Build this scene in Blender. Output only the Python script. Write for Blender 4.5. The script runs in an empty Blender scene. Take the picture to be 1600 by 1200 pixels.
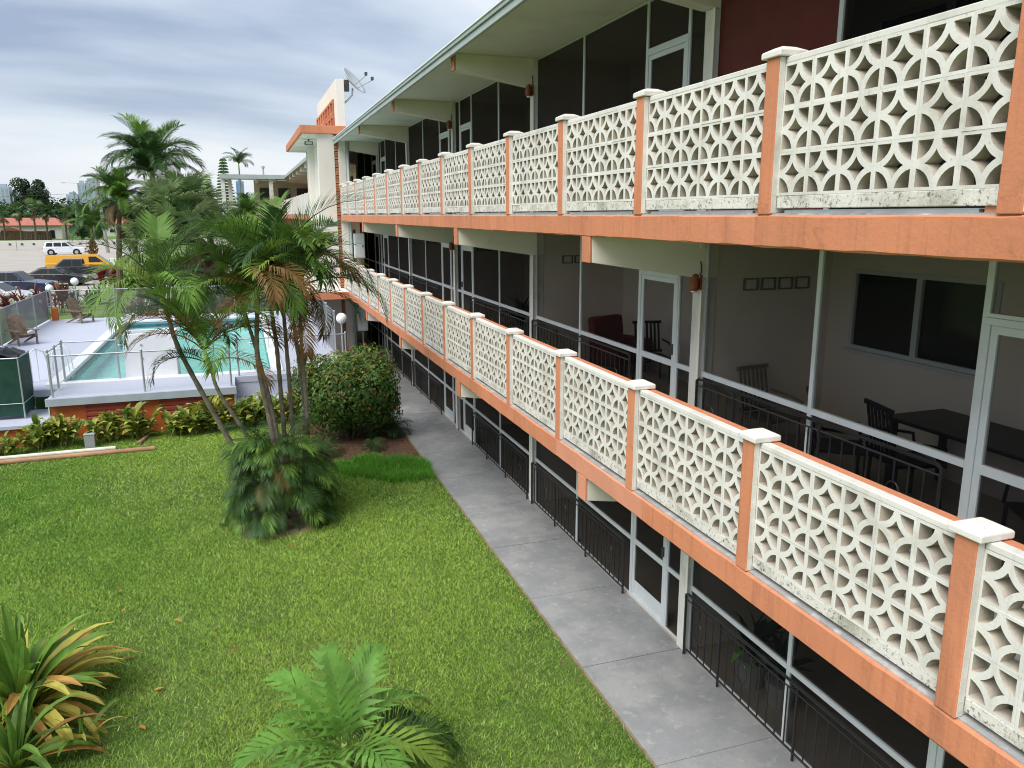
import bpy, math, random
import numpy as np
from mathutils import Vector, Matrix, Euler, noise as mnoise
from mathutils.geometry import tessellate_polygon
R = math.radians
rnd = random.Random(7)
scene = bpy.context.scene
col = scene.collection

# ------------------------------------------------------------------ camera
cam_d = bpy.data.cameras.new('camera'); cam = bpy.data.objects.new('camera', cam_d); col.objects.link(cam)
cam_d.sensor_fit = 'HORIZONTAL'; cam_d.sensor_width = 36.0; cam_d.lens = 36.0 * 1224.43 / 1600.0
cam_d.clip_start = 0.05; cam_d.clip_end = 6000
CZ = 5.73
yaw, pitch, roll = 0.3270, 0.2130, -0.002
Fw = Vector((math.sin(yaw) * math.cos(pitch), math.cos(yaw) * math.cos(pitch), -math.sin(pitch)))
R0 = Vector((math.cos(yaw), -math.sin(yaw), 0)); U0 = R0.cross(Fw)
Rt = R0 * math.cos(roll) + U0 * math.sin(roll); Up = -R0 * math.sin(roll) + U0 * math.cos(roll)
mw = Matrix.Identity(4)
for i in range(3):
    mw[i][0], mw[i][1], mw[i][2] = Rt[i], Up[i], -Fw[i]
mw[2][3] = CZ
cam.matrix_world = mw
scene.camera = cam

# ------------------------------------------------------------------ world, sun, exposure
SUN_EL, SUN_AZ = R(54), R(236)          # azimuth measured clockwise from +Y: behind the camera, to the left
world = bpy.data.worlds.new('World'); scene.world = world; world.use_nodes = True
wn = world.node_tree.nodes; wl = world.node_tree.links; wn.clear()
def WN(t, **k):
    n = wn.new(t)
    for a, b in k.items(): setattr(n, a, b)
    return n
def math_node(nodes, links, op, a, b=None):
    n = nodes.new('ShaderNodeMath'); n.operation = op
    for i, v in enumerate((a, b)):
        if v is None: continue
        if hasattr(v, 'links'): links.new(v, n.inputs[i])
        else: n.inputs[i].default_value = v
    return n.outputs[0]
wo = WN('ShaderNodeOutputWorld'); bg = WN('ShaderNodeBackground'); wl.new(bg.outputs[0], wo.inputs[0])
sky = WN('ShaderNodeTexSky'); sky.sky_type = 'NISHITA'; sky.sun_disc = False
sky.sun_elevation = SUN_EL; sky.sun_rotation = SUN_AZ; sky.air_density = 1.2; sky.dust_density = 2.0
tc = WN('ShaderNodeTexCoord'); sx = WN('ShaderNodeSeparateXYZ'); wl.new(tc.outputs['Generated'], sx.inputs[0])
zc = math_node(wn, wl, 'ADD', math_node(wn, wl, 'MAXIMUM', sx.outputs[2], 0.0), 0.30)
cx = math_node(wn, wl, 'DIVIDE', sx.outputs[0], zc); cy = math_node(wn, wl, 'DIVIDE', sx.outputs[1], zc)
cxyz = WN('ShaderNodeCombineXYZ'); wl.new(cx, cxyz.inputs[0]); wl.new(cy, cxyz.inputs[1])
mp = WN('ShaderNodeMapping'); mp.inputs['Location'].default_value = (3.9, 8.1, 0.0); mp.inputs['Rotation'].default_value = (0, 0, R(12)); mp.inputs['Scale'].default_value = (0.55, 0.95, 1)
wl.new(cxyz.outputs[0], mp.inputs[0])
n1 = WN('ShaderNodeTexNoise'); n1.inputs['Scale'].default_value = 1.0; n1.inputs['Detail'].default_value = 7; n1.inputs['Roughness'].default_value = 0.5; n1.inputs['Distortion'].default_value = 0.35
wl.new(mp.outputs[0], n1.inputs['Vector'])
cr = WN('ShaderNodeValToRGB'); e = cr.color_ramp.elements
e[0].position = 0.36; e[0].color = (0.175, 0.215, 0.295, 1); e[1].position = 0.53; e[1].color = (0.425, 0.45, 0.485, 1)
m_ = e.new(0.455); m_.color = (0.325, 0.365, 0.425, 1); m_ = e.new(0.66); m_.color = (0.50, 0.51, 0.53, 1)
wl.new(n1.outputs['Fac'], cr.inputs[0])
# overcast veil: the cloud layer carries most of the light, a thin share of clear sky shows through
scl = WN('ShaderNodeMix'); scl.data_type = 'RGBA'; scl.blend_type = 'MULTIPLY'; scl.inputs[0].default_value = 1
wl.new(cr.outputs[0], scl.inputs[6]); scl.inputs[7].default_value = (8.0, 8.0, 8.0, 1)
mx = WN('ShaderNodeMix'); mx.data_type = 'RGBA'; mx.inputs[0].default_value = 0.90
wl.new(sky.outputs[0], mx.inputs[6]); wl.new(scl.outputs[2], mx.inputs[7])
wl.new(mx.outputs[2], bg.inputs[0]); bg.inputs[1].default_value = 0.10

sun_d = bpy.data.lights.new('sun', 'SUN'); sun_d.energy = 1.5; sun_d.angle = R(45); sun_d.color = (1.0, 0.965, 0.91)
sun = bpy.data.objects.new('sun', sun_d); col.objects.link(sun)
sdir = Vector((math.sin(SUN_AZ) * math.cos(SUN_EL), math.cos(SUN_AZ) * math.cos(SUN_EL), math.sin(SUN_EL)))
sun.rotation_euler = sdir.to_track_quat('Z', 'Y').to_euler(); sun.location = (0, 0, 60)
scene.view_settings.view_transform = 'Standard'; scene.view_settings.look = 'None'
scene.view_settings.exposure = 1.32; scene.view_settings.gamma = 1.0; scene.view_settings.use_curve_mapping = False
scene.render.engine = 'CYCLES'
cy_ = scene.cycles
cy_.use_denoising = True; cy_.denoising_prefilter = 'ACCURATE'; cy_.denoising_input_passes = 'RGB_ALBEDO_NORMAL'; cy_.filter_width = 1.05; cy_.use_adaptive_sampling = False; cy_.max_bounces = 7; cy_.diffuse_bounces = 4; cy_.glossy_bounces = 3; cy_.transparent_max_bounces = 24
cy_.transmission_bounces = 4; cy_.caustics_reflective = False; cy_.caustics_refractive = False

# ------------------------------------------------------------------ materials
MATS = {}
def M(name, c, rough=0.75, var=0.12, vscale=2.0, bump=0.0, bscale=40.0, spec=0.3, metal=0.0, stain=None, stain2=None, rand=0.0, attr=False, transl=0.0, speck=None, coat=0.0, streak=None):
    m = bpy.data.materials.new(name); m.use_nodes = True; nt = m.node_tree; N = nt.nodes; L = nt.links
    b = N['Principled BSDF']; b.inputs['Roughness'].default_value = rough; b.inputs['Metallic'].default_value = metal
    b.inputs['Specular IOR Level'].default_value = spec; b.inputs['Coat Weight'].default_value = coat
    geo = N.new('ShaderNodeNewGeometry')
    def nz(scale, detail=4, rg=0.55):
        n = N.new('ShaderNodeTexNoise'); n.inputs['Scale'].default_value = scale; n.inputs['Detail'].default_value = detail; n.inputs['Roughness'].default_value = rg
        L.new(geo.outputs['Position'], n.inputs['Vector']); return n.outputs['Fac']
    def mixc(fac, a, bb, mode='MIX'):
        x = N.new('ShaderNodeMix'); x.data_type = 'RGBA'; x.blend_type = mode
        for s, v in ((0, fac), (6, a), (7, bb)):
            if hasattr(v, 'links'): L.new(v, x.inputs[s])
            elif s == 0: x.inputs[0].default_value = v
            else: x.inputs[s].default_value = (*v[:3], 1)
        return x.outputs[2]
    def ramp(v, lo, hi):
        r = N.new('ShaderNodeMapRange'); r.inputs['From Min'].default_value = lo; r.inputs['From Max'].default_value = hi
        L.new(v, r.inputs['Value']); return r.outputs[0]
    if attr:
        at_ = N.new('ShaderNodeAttribute'); at_.attribute_name = 'Col'; base = at_.outputs['Color']
        if c is not None: base = mixc(1.0, base, c, 'MULTIPLY')
    else:
        lo = [x * (1 - var) for x in c]; hi = [min(1, x * (1 + var)) for x in c]
        base = mixc(ramp(nz(vscale), 0.3, 0.7), lo, hi)
    if rand:
        oi = N.new('ShaderNodeObjectInfo'); r = N.new('ShaderNodeMapRange'); r.inputs['To Min'].default_value = 1 - rand; r.inputs['To Max'].default_value = 1 + rand
        L.new(oi.outputs['Random'], r.inputs['Value'])
        hv = N.new('ShaderNodeHueSaturation'); L.new(r.outputs[0], hv.inputs['Value']); L.new(base, hv.inputs['Color']); base = hv.outputs[0]
    for st in (stain, stain2):
        if st:
            sc_, s_scale, lo_, hi_, amt = st
            f = math_node(N, L, 'MULTIPLY', ramp(nz(s_scale, 8, 0.65), lo_, hi_), amt)
            base = mixc(f, base, sc_)
    if speck:
        sc_, s_scale, lo_, hi_, amt = speck
        f = math_node(N, L, 'MULTIPLY', ramp(nz(s_scale, 3, 0.7), lo_, hi_), amt); base = mixc(f, base, sc_)
    if streak:
        sc_, lo_, hi_, amt = streak
        vm = N.new('ShaderNodeVectorMath'); vm.operation = 'MULTIPLY'; vm.inputs[1].default_value = (9.0, 9.0, 0.55); L.new(geo.outputs['Position'], vm.inputs[0])
        n = N.new('ShaderNodeTexNoise'); n.inputs['Scale'].default_value = 1.0; n.inputs['Detail'].default_value = 6; n.inputs['Roughness'].default_value = 0.7; L.new(vm.outputs[0], n.inputs['Vector'])
        base = mixc(math_node(N, L, 'MULTIPLY', ramp(n.outputs['Fac'], lo_, hi_), amt), base, sc_)
    L.new(base, b.inputs['Base Color'])
    if bump:
        bp = N.new('ShaderNodeBump'); bp.inputs['Strength'].default_value = bump; bp.inputs['Distance'].default_value = 0.01
        L.new(nz(bscale, 5, 0.6), bp.inputs['Height']); L.new(bp.outputs[0], b.inputs['Normal'])
    if transl:
        t = N.new('ShaderNodeBsdfTranslucent'); L.new(base, t.inputs[0]); ms = N.new('ShaderNodeMixShader'); ms.inputs[0].default_value = transl
        L.new(b.outputs[0], ms.inputs[1]); L.new(t.outputs[0], ms.inputs[2]); L.new(ms.outputs[0], N['Material Output'].inputs[0])
    MATS[name] = m
    return m
def see_through(name, c, alpha, rough=0.6, gloss=0.0):
    m = bpy.data.materials.new(name); m.use_nodes = True; N = m.node_tree.nodes; L = m.node_tree.links; b = N['Principled BSDF']
    b.inputs['Base Color'].default_value = (*c, 1); b.inputs['Roughness'].default_value = rough; b.inputs['Specular IOR Level'].default_value = gloss
    t = N.new('ShaderNodeBsdfTransparent'); ms = N.new('ShaderNodeMixShader'); ms.inputs[0].default_value = alpha
    L.new(t.outputs[0], ms.inputs[1]); L.new(b.outputs[0], ms.inputs[2]); L.new(ms.outputs[0], N['Material Output'].inputs[0])
    MATS[name] = m; return m

MILDEW = (0.09, 0.085, 0.065)
white = M('white_masonry_paint', (0.735, 0.72, 0.68), 0.7, 0.05, 1.3, 0.25, 45, stain=((0.42, 0.40, 0.33), 2.3, 0.52, 0.72, 0.6), speck=(MILDEW, 38, 0.67, 0.76, 0.8), rand=0.05, streak=((0.36, 0.33, 0.26), 0.56, 0.78, 0.55))
white_dirty = M('mildewed_white_paint', (0.72, 0.70, 0.65), 0.8, 0.06, 1.5, 0.4, 40, stain=((0.28, 0.265, 0.20), 2.4, 0.47, 0.66, 0.75), speck=(MILDEW, 34, 0.54, 0.68, 0.9))
cream = M('cream_beam_paint', (0.80, 0.77, 0.67), 0.7, 0.06, 1.0, 0.15, 50, stain=((0.42, 0.38, 0.28), 1.2, 0.58, 0.8, 0.4))
soffit_m = M('pale_green_soffit_paint', (0.80, 0.80, 0.69), 0.8, 0.05, 0.8, 0.12, 60, stain=((0.42, 0.40, 0.28), 0.9, 0.55, 0.8, 0.4))
orange = M('orange_masonry_paint', (0.62, 0.24, 0.125), 0.75, 0.10, 0.9, 0.45, 22, stain=((0.52, 0.215, 0.125), 1.4, 0.45, 0.7, 0.55), stain2=((0.27, 0.12, 0.065), 5.0, 0.60, 0.76, 0.65), speck=((0.2, 0.1, 0.06), 60, 0.70, 0.77, 0.7), streak=((0.33, 0.135, 0.08), 0.50, 0.76, 0.7))
pink = M('fresh_pink_orange_paint', (0.66, 0.285, 0.18), 0.75, 0.08, 1.2, 0.4, 22, stain=((0.55, 0.24, 0.13), 3.0, 0.52, 0.7, 0.6), stain2=((0.30, 0.13, 0.07), 7.0, 0.66, 0.80, 0.6))
deck_orange = M('deep_orange_wall_paint', (0.50, 0.125, 0.035), 0.75, 0.12, 1.1, 0.3, 25, stain=((0.30, 0.08, 0.03), 1.8, 0.55, 0.8, 0.5))
louver_red = M('brick_red_louver_paint', (0.36, 0.075, 0.045), 0.7, 0.12, 2.0)
topping = M('weathered_grey_ledge', (0.36, 0.36, 0.36), 0.85, 0.2, 3.0, 0.4, 30, stain=((0.62, 0.60, 0.55), 6.0, 0.52, 0.68, 0.7), stain2=((0.08, 0.075, 0.07), 4.0, 0.58, 0.74, 0.7))
walk_m = M('worn_grey_painted_concrete', (0.265, 0.27, 0.28), 0.6, 0.14, 0.7, 0.15, 50, spec=0.35, stain=((0.38, 0.38, 0.375), 1.6, 0.44, 0.60, 0.6), stain2=((0.50, 0.49, 0.46), 7.0, 0.56, 0.66, 0.42), speck=((0.09, 0.09, 0.09), 20, 0.62, 0.74, 0.5))
concrete = M('plain_concrete', (0.45, 0.44, 0.41), 0.85, 0.12, 1.5, 0.3, 40)
alu = M('painted_aluminium', (0.62, 0.66, 0.68), 0.45, 0.06, 4.0, spec=0.5)
alu_dark = M('dark_aluminium', (0.07, 0.075, 0.075), 0.5, 0.1, 4.0)
iron = M('black_wrought_iron', (0.018, 0.018, 0.02), 0.45, 0.2, 6.0, spec=0.5)
porch_wall = M('porch_wall_paint', (0.80, 0.72, 0.64), 0.85, 0.05, 0.9, 0.1, 60)
porch_floor = M('porch_floor_paint', (0.45, 0.38, 0.31), 0.7, 0.12, 1.2)
red_panel = M('dark_red_shutter_paint', (0.115, 0.022, 0.017), 0.75, 0.12, 3.0, 0.2, 60)
fascia_m = M('grey_green_metal_fascia', (0.40, 0.46, 0.45), 0.5, 0.08, 1.4, spec=0.45, stain=((0.24, 0.25, 0.22), 2.5, 0.55, 0.75, 0.5))
roof_m = M('roof_gravel', (0.5, 0.5, 0.48), 0.9, 0.1, 3)
brick_m = M('terracotta_brick', (0.55, 0.23, 0.12), 0.85, 0.22, 5.0, 0.3, 50, rand=0.14)
stucco = M('pinkish_white_stucco', (0.78, 0.73, 0.67), 0.85, 0.04, 0.8, 0.3, 60, stain=((0.55, 0.48, 0.40), 0.7, 0.55, 0.8, 0.35))
rust = M('rust_red_lamp_metal', (0.26, 0.075, 0.03), 0.55, 0.3, 12, spec=0.4)
glass_dark = M('dark_window_glass', (0.012, 0.016, 0.017), 0.12, 0.1, 2, spec=0.5)
screen_m = see_through('insect_screen_mesh', (0.014, 0.0145, 0.016), 0.21)
screen_dark = see_through('dark_insect_screen', (0.012, 0.0125, 0.0145), 0.45)
screen_dense = see_through('lower_screen_mesh', (0.012, 0.0125, 0.0135), 0.40)
chain_m = see_through('chain_link_mesh', (0.30, 0.32, 0.33), 0.15)
chain_dense = see_through('weathered_fence_fabric', (0.26, 0.265, 0.28), 0.80)
galv = M('galvanised_steel', (0.42, 0.45, 0.47), 0.4, 0.1, 6, metal=0.5, spec=0.5)
white_metal = M('white_enamel', (0.78, 0.80, 0.82), 0.35, 0.04, 4, spec=0.5)
globe_m = M('opal_globe_glass', (0.86, 0.86, 0.84), 0.25, 0.02, 4, spec=0.5)
deck_m = M('pale_blue_deck_paint', (0.46, 0.495, 0.60), 0.7, 0.04, 0.8, 0.1, 40, stain=((0.38, 0.41, 0.48), 0.8, 0.5, 0.75, 0.4))
deck_edge_m = M('grey_blue_deck_edge', (0.36, 0.41, 0.46), 0.7, 0.1, 2.0, 0.2, 40)
coping_m = M('white_pool_coping', (0.74, 0.76, 0.79), 0.6, 0.05, 2.0)
pool_m = M('turquoise_pool_plaster', (0.46, 0.93, 0.88), 0.6, 0.06, 1.0)
asphalt = M('pale_worn_asphalt', (0.40, 0.375, 0.34), 0.9, 0.08, 0.25, 0.2, 30, stain=((0.30, 0.285, 0.26), 0.2, 0.5, 0.7, 0.5))
path_m = M('cream_concrete_path', (0.56, 0.53, 0.47), 0.85, 0.08, 0.8)
soil_m = M('lawn_soil_and_thatch', (0.085, 0.14, 0.028), 0.95, 0.35, 1.2, 0.6, 30, stain=((0.15, 0.18, 0.05), 0.5, 0.45, 0.7, 0.6), stain2=((0.055, 0.095, 0.02), 9, 0.5, 0.7, 0.6))
far_grass = M('distant_grass', (0.12, 0.20, 0.04), 0.95, 0.25, 0.6, stain=((0.2, 0.22, 0.08), 0.15, 0.5, 0.7, 0.5))
mulch_m = M('brown_mulch', (0.12, 0.065, 0.04), 0.95, 0.5, 14, 0.8, 40, stain=((0.25, 0.16, 0.11), 10, 0.55, 0.7, 0.6))
dirt_m = M('bare_dirt', (0.26, 0.20, 0.13), 0.95, 0.25, 4, 0.6, 30)
bark_grey = M('grey_palm_bark', (0.22, 0.195, 0.15), 0.9, 0.3, 8, 0.6, 40, stain=((0.10, 0.085, 0.06), 6, 0.5, 0.7, 0.6))
bark_brown = M('brown_bark', (0.13, 0.095, 0.065), 0.9, 0.3, 6, 0.6, 30)
shaft_m = M('green_crownshaft', (0.30, 0.34, 0.10), 0.5, 0.25, 4)
ring_m = M('pale_trunk_ring', (0.36, 0.32, 0.24), 0.9, 0.2, 8)
def leafm(n, c, rand=0.22, tr=0.32, var=0.3, vs=3.0, rough=0.5): return M(n, c, rough, var, vs, rand=rand, transl=tr, spec=0.35)
frond_g = leafm('green_palm_frond', (0.145, 0.275, 0.045))
frond_d = leafm('dark_green_palm_frond', (0.055, 0.125, 0.034))
frond_y = leafm('yellow_green_palm_frond', (0.19, 0.285, 0.045))
frond_b = leafm('browning_palm_frond', (0.24, 0.135, 0.045))
frond_dead = leafm('dry_brown_frond', (0.22, 0.15, 0.085))
fan_g = leafm('grey_green_fan_frond', (0.21, 0.29, 0.12))
strap_g = leafm('green_strap_leaf', (0.15, 0.28, 0.045))
strap_y = leafm('yellowed_strap_leaf', (0.55, 0.48, 0.10))
strap_o = leafm('orange_brown_strap_leaf', (0.50, 0.27, 0.075))
varie_m = leafm('variegated_leaf', (0.34, 0.37, 0.07), 0.2, 0.3, 0.6, 7.0)
red_leaf = leafm('red_cordyline_leaf', (0.20, 0.026, 0.035), 0.35)
attr_leaf = M('mixed_foliage', None, 0.55, attr=True, transl=0.28, spec=0.35)
grass_m = M('grass_blades', None, 0.6, attr=True, transl=0.3, spec=0.25)
rubber = M('tyre_rubber', (0.02, 0.02, 0.02), 0.8, 0.1)
def paint(n, c, rough=0.3): return M(n, c, rough, 0.03, 1.0, spec=0.5, coat=0.5)
chrome = M('bright_trim', (0.55, 0.56, 0.57), 0.25, 0.05, 3, metal=0.7, spec=0.5)
lamp_red = M('red_tail_lamp', (0.35, 0.015, 0.015), 0.25, 0.05)
lamp_clear = M('clear_headlamp', (0.62, 0.64, 0.66), 0.15, 0.05)

# ------------------------------------------------------------------ helpers
def woff(o):
    v = Vector((0, 0, 0))
    while o is not None: v += o.location; o = o.parent
    return v
class MB:
    def __init__(s): s.v = []; s.f = []; s.c = []
    def add(s, vs, fs):
        n = len(s.v); s.v += [tuple(p) for p in vs]; s.f += [tuple(i + n for i in q) for q in fs]; return s
    def box(s, x0, x1, y0, y1, z0, z1):
        return s.add([(x0, y0, z0), (x1, y0, z0), (x1, y1, z0), (x0, y1, z0), (x0, y0, z1), (x1, y0, z1), (x1, y1, z1), (x0, y1, z1)],
                     [(0, 3, 2, 1), (4, 5, 6, 7), (0, 1, 5, 4), (1, 2, 6, 5), (2, 3, 7, 6), (3, 0, 4, 7)])
    def prism(s, poly, axis, a, b):
        n = len(poly)
        def P(p, t): return {'x': (t, p[0], p[1]), 'y': (p[0], t, p[1]), 'z': (p[0], p[1], t)}[axis]
        vs = [P(p, a) for p in poly] + [P(p, b) for p in poly]
        fs = [tuple(range(n))[::-1], tuple(range(n, 2 * n))] + [(i, (i + 1) % n, n + (i + 1) % n, n + i) for i in range(n)]
        return s.add(vs, fs)
    def tube(s, pts, r, n=6, caps=True):
        pts = [Vector(p) for p in pts]; k = len(pts); rr = r if isinstance(r, (list, tuple)) else [r] * k
        base = len(s.v); prev = None
        for i, p in enumerate(pts):
            t = (pts[min(i + 1, k - 1)] - pts[max(i - 1, 0)]).normalized()
            if prev is None:
                u = t.orthogonal().normalized()
            else:
                u = prev - t * prev.dot(t)
                u = u.normalized() if u.length > 1e-6 else t.orthogonal().normalized()
            prev = u; w = t.cross(u)
            for j in range(n):
                a = 2 * math.pi * j / n; s.v.append(tuple(p + (u * math.cos(a) + w * math.sin(a)) * rr[i]))
        for i in range(k - 1):
            for j in range(n):
                j2 = (j + 1) % n; s.f.append((base + i * n + j, base + i * n + j2, base + (i + 1) * n + j2, base + (i + 1) * n + j))
        if caps:
            s.f.append(tuple(base + j for j in range(n))[::-1]); s.f.append(tuple(base + (k - 1) * n + j for j in range(n)))
        return s
    def lathe(s, prof, n=12, c=(0, 0, 0), axis='z'):
        base = len(s.v)
        for r, z in prof:
            for j in range(n):
                a = 2 * math.pi * j / n; x, y = r * math.cos(a), r * math.sin(a)
                q = (x, y, z) if axis == 'z' else ((x, z, y) if axis == 'y' else (z, x, y))
                s.v.append((c[0] + q[0], c[1] + q[1], c[2] + q[2]))
        for i in range(len(prof) - 1):
            for j in range(n):
                j2 = (j + 1) % n; s.f.append((base + i * n + j, base + i * n + j2, base + (i + 1) * n + j2, base + (i + 1) * n + j))
        s.f.append(tuple(base + j for j in range(n))[::-1]); s.f.append(tuple(base + (len(prof) - 1) * n + j for j in range(n)))
        return s
    def sphere(s, c, r, nu=12, nv=8, sz=1.0):
        return s.lathe([(max(1e-3, r * math.sin(math.pi * i / nv)), -r * sz * math.cos(math.pi * i / nv)) for i in range(nv + 1)], nu, c)
    def torus(s, c, ru, rv, r, axis='x', n=18, m=5):
        base = len(s.v)
        for i in range(n):
            a = 2 * math.pi * i / n
            for j in range(m):
                b = 2 * math.pi * j / m; k = r * math.cos(b); d = r * math.sin(b)
                p, q = (ru + k) * math.cos(a), (rv + k) * math.sin(a)
                s.v.append((c[0] + d, c[1] + p, c[2] + q) if axis == 'x' else ((c[0] + p, c[1] + d, c[2] + q) if axis == 'y' else (c[0] + p, c[1] + q, c[2] + d)))
        for i in range(n):
            for j in range(m):
                i2, j2 = (i + 1) % n, (j + 1) % m
                s.f.append((base + i * m + j, base + i2 * m + j, base + i2 * m + j2, base + i * m + j2))
        return s
    def mesh(s, name, mat, smooth=False, off=(0, 0, 0)):
        me = bpy.data.meshes.new(name)
        vs = [(a - off[0], b - off[1], c - off[2]) for a, b, c in s.v] if any(off) else s.v
        me.from_pydata(vs, [], s.f); me.materials.append(mat)
        if smooth: me.polygons.foreach_set('use_smooth', [True] * len(me.polygons))
        if s.c:
            at_ = me.color_attributes.new('Col', 'FLOAT_COLOR', 'POINT'); at_.data.foreach_set('color', np.array([(*q[:3], 1) for q in s.c], dtype=np.float32).ravel())
        me.update(); return me
    def build(s, name, mat, parent=None, local=False, smooth=False, bevel=0, seg=2):
        off = woff(parent) if (parent is not None and not local) else Vector((0, 0, 0))
        o = bpy.data.objects.new(name, s.mesh(name, mat, smooth, off)); col.objects.link(o); o.parent = parent
        if bevel:
            b = o.modifiers.new('bevel', 'BEVEL'); b.width = bevel; b.segments = seg; b.limit_method = 'ANGLE'; b.angle_limit = R(40)
        return o
def inst(name, me, parent=None, loc=(0, 0, 0), rot=(0, 0, 0), scl=(1, 1, 1)):
    o = bpy.data.objects.new(name, me); col.objects.link(o); o.parent = parent; o.location = loc; o.rotation_euler = rot
    o.scale = scl if isinstance(scl, (tuple, list)) else (scl,) * 3
    return o
def tag(o, label=None, cat=None, group=None, kind=None):
    if label: o['label'] = label
    if cat: o['category'] = cat
    if group: o['group'] = group
    if kind: o['kind'] = kind
    return o
def thing(name, label, cat, loc=(0, 0, 0), rz=0, group=None):
    o = bpy.data.objects.new(name, None); col.objects.link(o); o.location = loc; o.rotation_euler = (0, 0, rz); o.empty_display_size = 0.2
    return tag(o, label, cat, group)
def copy_tree(o, parent=None):
    c = o.copy(); col.objects.link(c); c.parent = parent
    for ch in list(o.children): copy_tree(ch, c)
    return c
def bx(*a): return MB().box(*a)
def interp(x, xs, ys): return float(np.interp(x, xs, ys))
def gz(y): return interp(y, [40, 44, 130, 1500], [0, 0.15, 0.30, 0.30])   # the land beyond the pool lies a little higher

# ------------------------------------------------------------------ the setting
GZ = -0.04
def gz2(y): return GZ if y <= 40 else gz(y) + GZ * max(0, 1 - (y - 40) / 4)
def sheet(name, poly_rows, mat, dz, kind='structure'):
    """rows of (y, x0, x1) draped over the land"""
    mb = MB(); n = len(poly_rows)
    for y, x0, x1 in poly_rows: mb.v += [(x0, y, gz2(y) + dz), (x1, y, gz2(y) + dz)]
    mb.f = [(2 * i, 2 * i + 1, 2 * i + 3, 2 * i + 2) for i in range(n - 1)]
    return tag(mb.build(name, mat), kind=kind)
sheet('ground', [(y, -1500, 1500) for y in (-200, 0, 40, 42, 44, 54, 64, 75, 90, 110, 130, 150, 200, 600, 3000)], far_grass, 0.0)
sheet('lawn', [(-10, -14, 3.8), (22.4, -14, 3.8)], soil_m, 0.008)
sheet('mulch_bed', [(18.2, 2.3, 3.79), (18.7, 1.5, 3.79), (19.4, 1.0, 3.79), (22.3, 0.6, 3.79)], mulch_m, 0.016)
sheet('parking_lot', [(55, -90, -10.6), (64, -90, -10.2), (75, -90, -9.6), (90, -90, -8), (110, -100, 10), (130, -110, 18), (145.3, -120, 22)], asphalt, 0.004)
sheet('garden_path', [(44.5, -6.6, -4.9), (54, -6.5, -4.6), (64, -6.6, -4.4), (76, -6.8, -4.2), (90, -7, -3.8)], path_m, 0.010)
wk = bx(3.81, 5.27, -4, 42, -0.2, -0.010).build('walkway', walk_m); tag(wk, kind='structure')
sl = bx(-0.735, 0.735, -0.972, 0.972, -0.02, 0.0).mesh('slab', walk_m)
yy = 8.36 - 1.957 * 6 + 0.978
while yy < 41:
    inst('slab', sl, wk, (4.532 + rnd.uniform(-0.004, 0.004), yy, rnd.uniform(-0.002, 0.002))); yy += 1.957
kerb = bx(3.765, 3.797, -4, 42, -0.16, -0.006).build('walkway_edging', dirt_m, wk)

# ------------------------------------------------------------------ the apartment building
ZF = [0.0, 2.867, 5.735]; ROOF = 8.50
PX = 3.73
COLY = [8.36 + 5.87 * k for k in range(-2, 6)]            # party walls and columns
YN, YE = COLY[0] - 0.1, 41.6
B = thing('apartment_building', 'long three-storey apartment building with orange slab edges and white breeze-block balconies', 'building', (4.5, 3.0, 0))
for z in ZF[1:]:
    bx(3.90, 10.5, YN, YE, z - 0.21, z - 0.030).build('floor_slab', soffit_m, B)
    bx(3.752, 5.24, YN, 31.72, z - 0.030, z).build('gallery_ledge', topping, B)
    bx(5.242, 10.4, YN, YE, z - 0.030, z + 0.004).build('porch_floor', porch_floor, B)
bx(5.25, 10.4, YN, YE, -0.25, 0.012).build('porch_floor', porch_floor, B)
def edge(z, y0, y1, m, lab=None):
    n = max(2, int((y1 - y0) / 0.22)); mb = MB(); j = lambda a: rnd.uniform(-a, a)
    for i in range(n + 1):
        y = y0 + (y1 - y0) * i / n; e_ = 0.0 if i in (0, n) else 1.0; y += j(0.05) * e_; cz = 0.007 + abs(j(0.010)) * e_
        mb.v += [(3.898, y, z - 0.25), (PX + 0.012 + abs(j(.006)), y, z - 0.25 + j(0.005)), (PX + j(0.0022), y, z - 0.237 + j(0.005)), (PX + j(0.0022), y, z - 0.014 - cz), (PX + 0.004 + cz, y, z - 0.012), (3.898, y, z - 0.012)]
        if i: b = 6 * i; mb.f += [(b - 6 + q, b - 6 + (q + 1) % 6, b + (q + 1) % 6, b + q) for q in range(6)]
    mb.f += [tuple(range(6))[::-1], tuple(range(6 * n, 6 * n + 6))]
    o = mb.build('edge_beam', m, B)
    if lab: o['label'] = lab
edge(ZF[2], YN, 31.7, orange)
edge(ZF[1], YN, 6.83, orange); edge(ZF[1], 6.832, 9.20, pink, 'freshly patched pinkish stretch of the slab edge'); edge(ZF[1], 9.202, 31.7, orange)
# roof
roof = MB().prism([(3.60, ROOF + 0.005), (11, ROOF + 0.005), (11, ROOF + 0.32), (3.60, ROOF + 0.055)], 'y', YN, 41).build('roof', roof_m, B)
bx(3.64, 10.4, YN, 41, ROOF - 0.012, ROOF + 0.003).build('soffit', soffit_m, B)
bx(3.555, 3.600, YN, 40.99, ROOF - 0.02, ROOF + 0.06).build('fascia', fascia_m, roof, bevel=0.006)
bx(3.585, 3.64, YN, 40.98, ROOF - 0.125, ROOF - 0.022).build('gutter', fascia_m, roof, bevel=0.01)
bx(3.535, 3.56, YN, 40.97, ROOF + 0.04, ROOF + 0.068).build('drip_edge', white_metal, roof)
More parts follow.
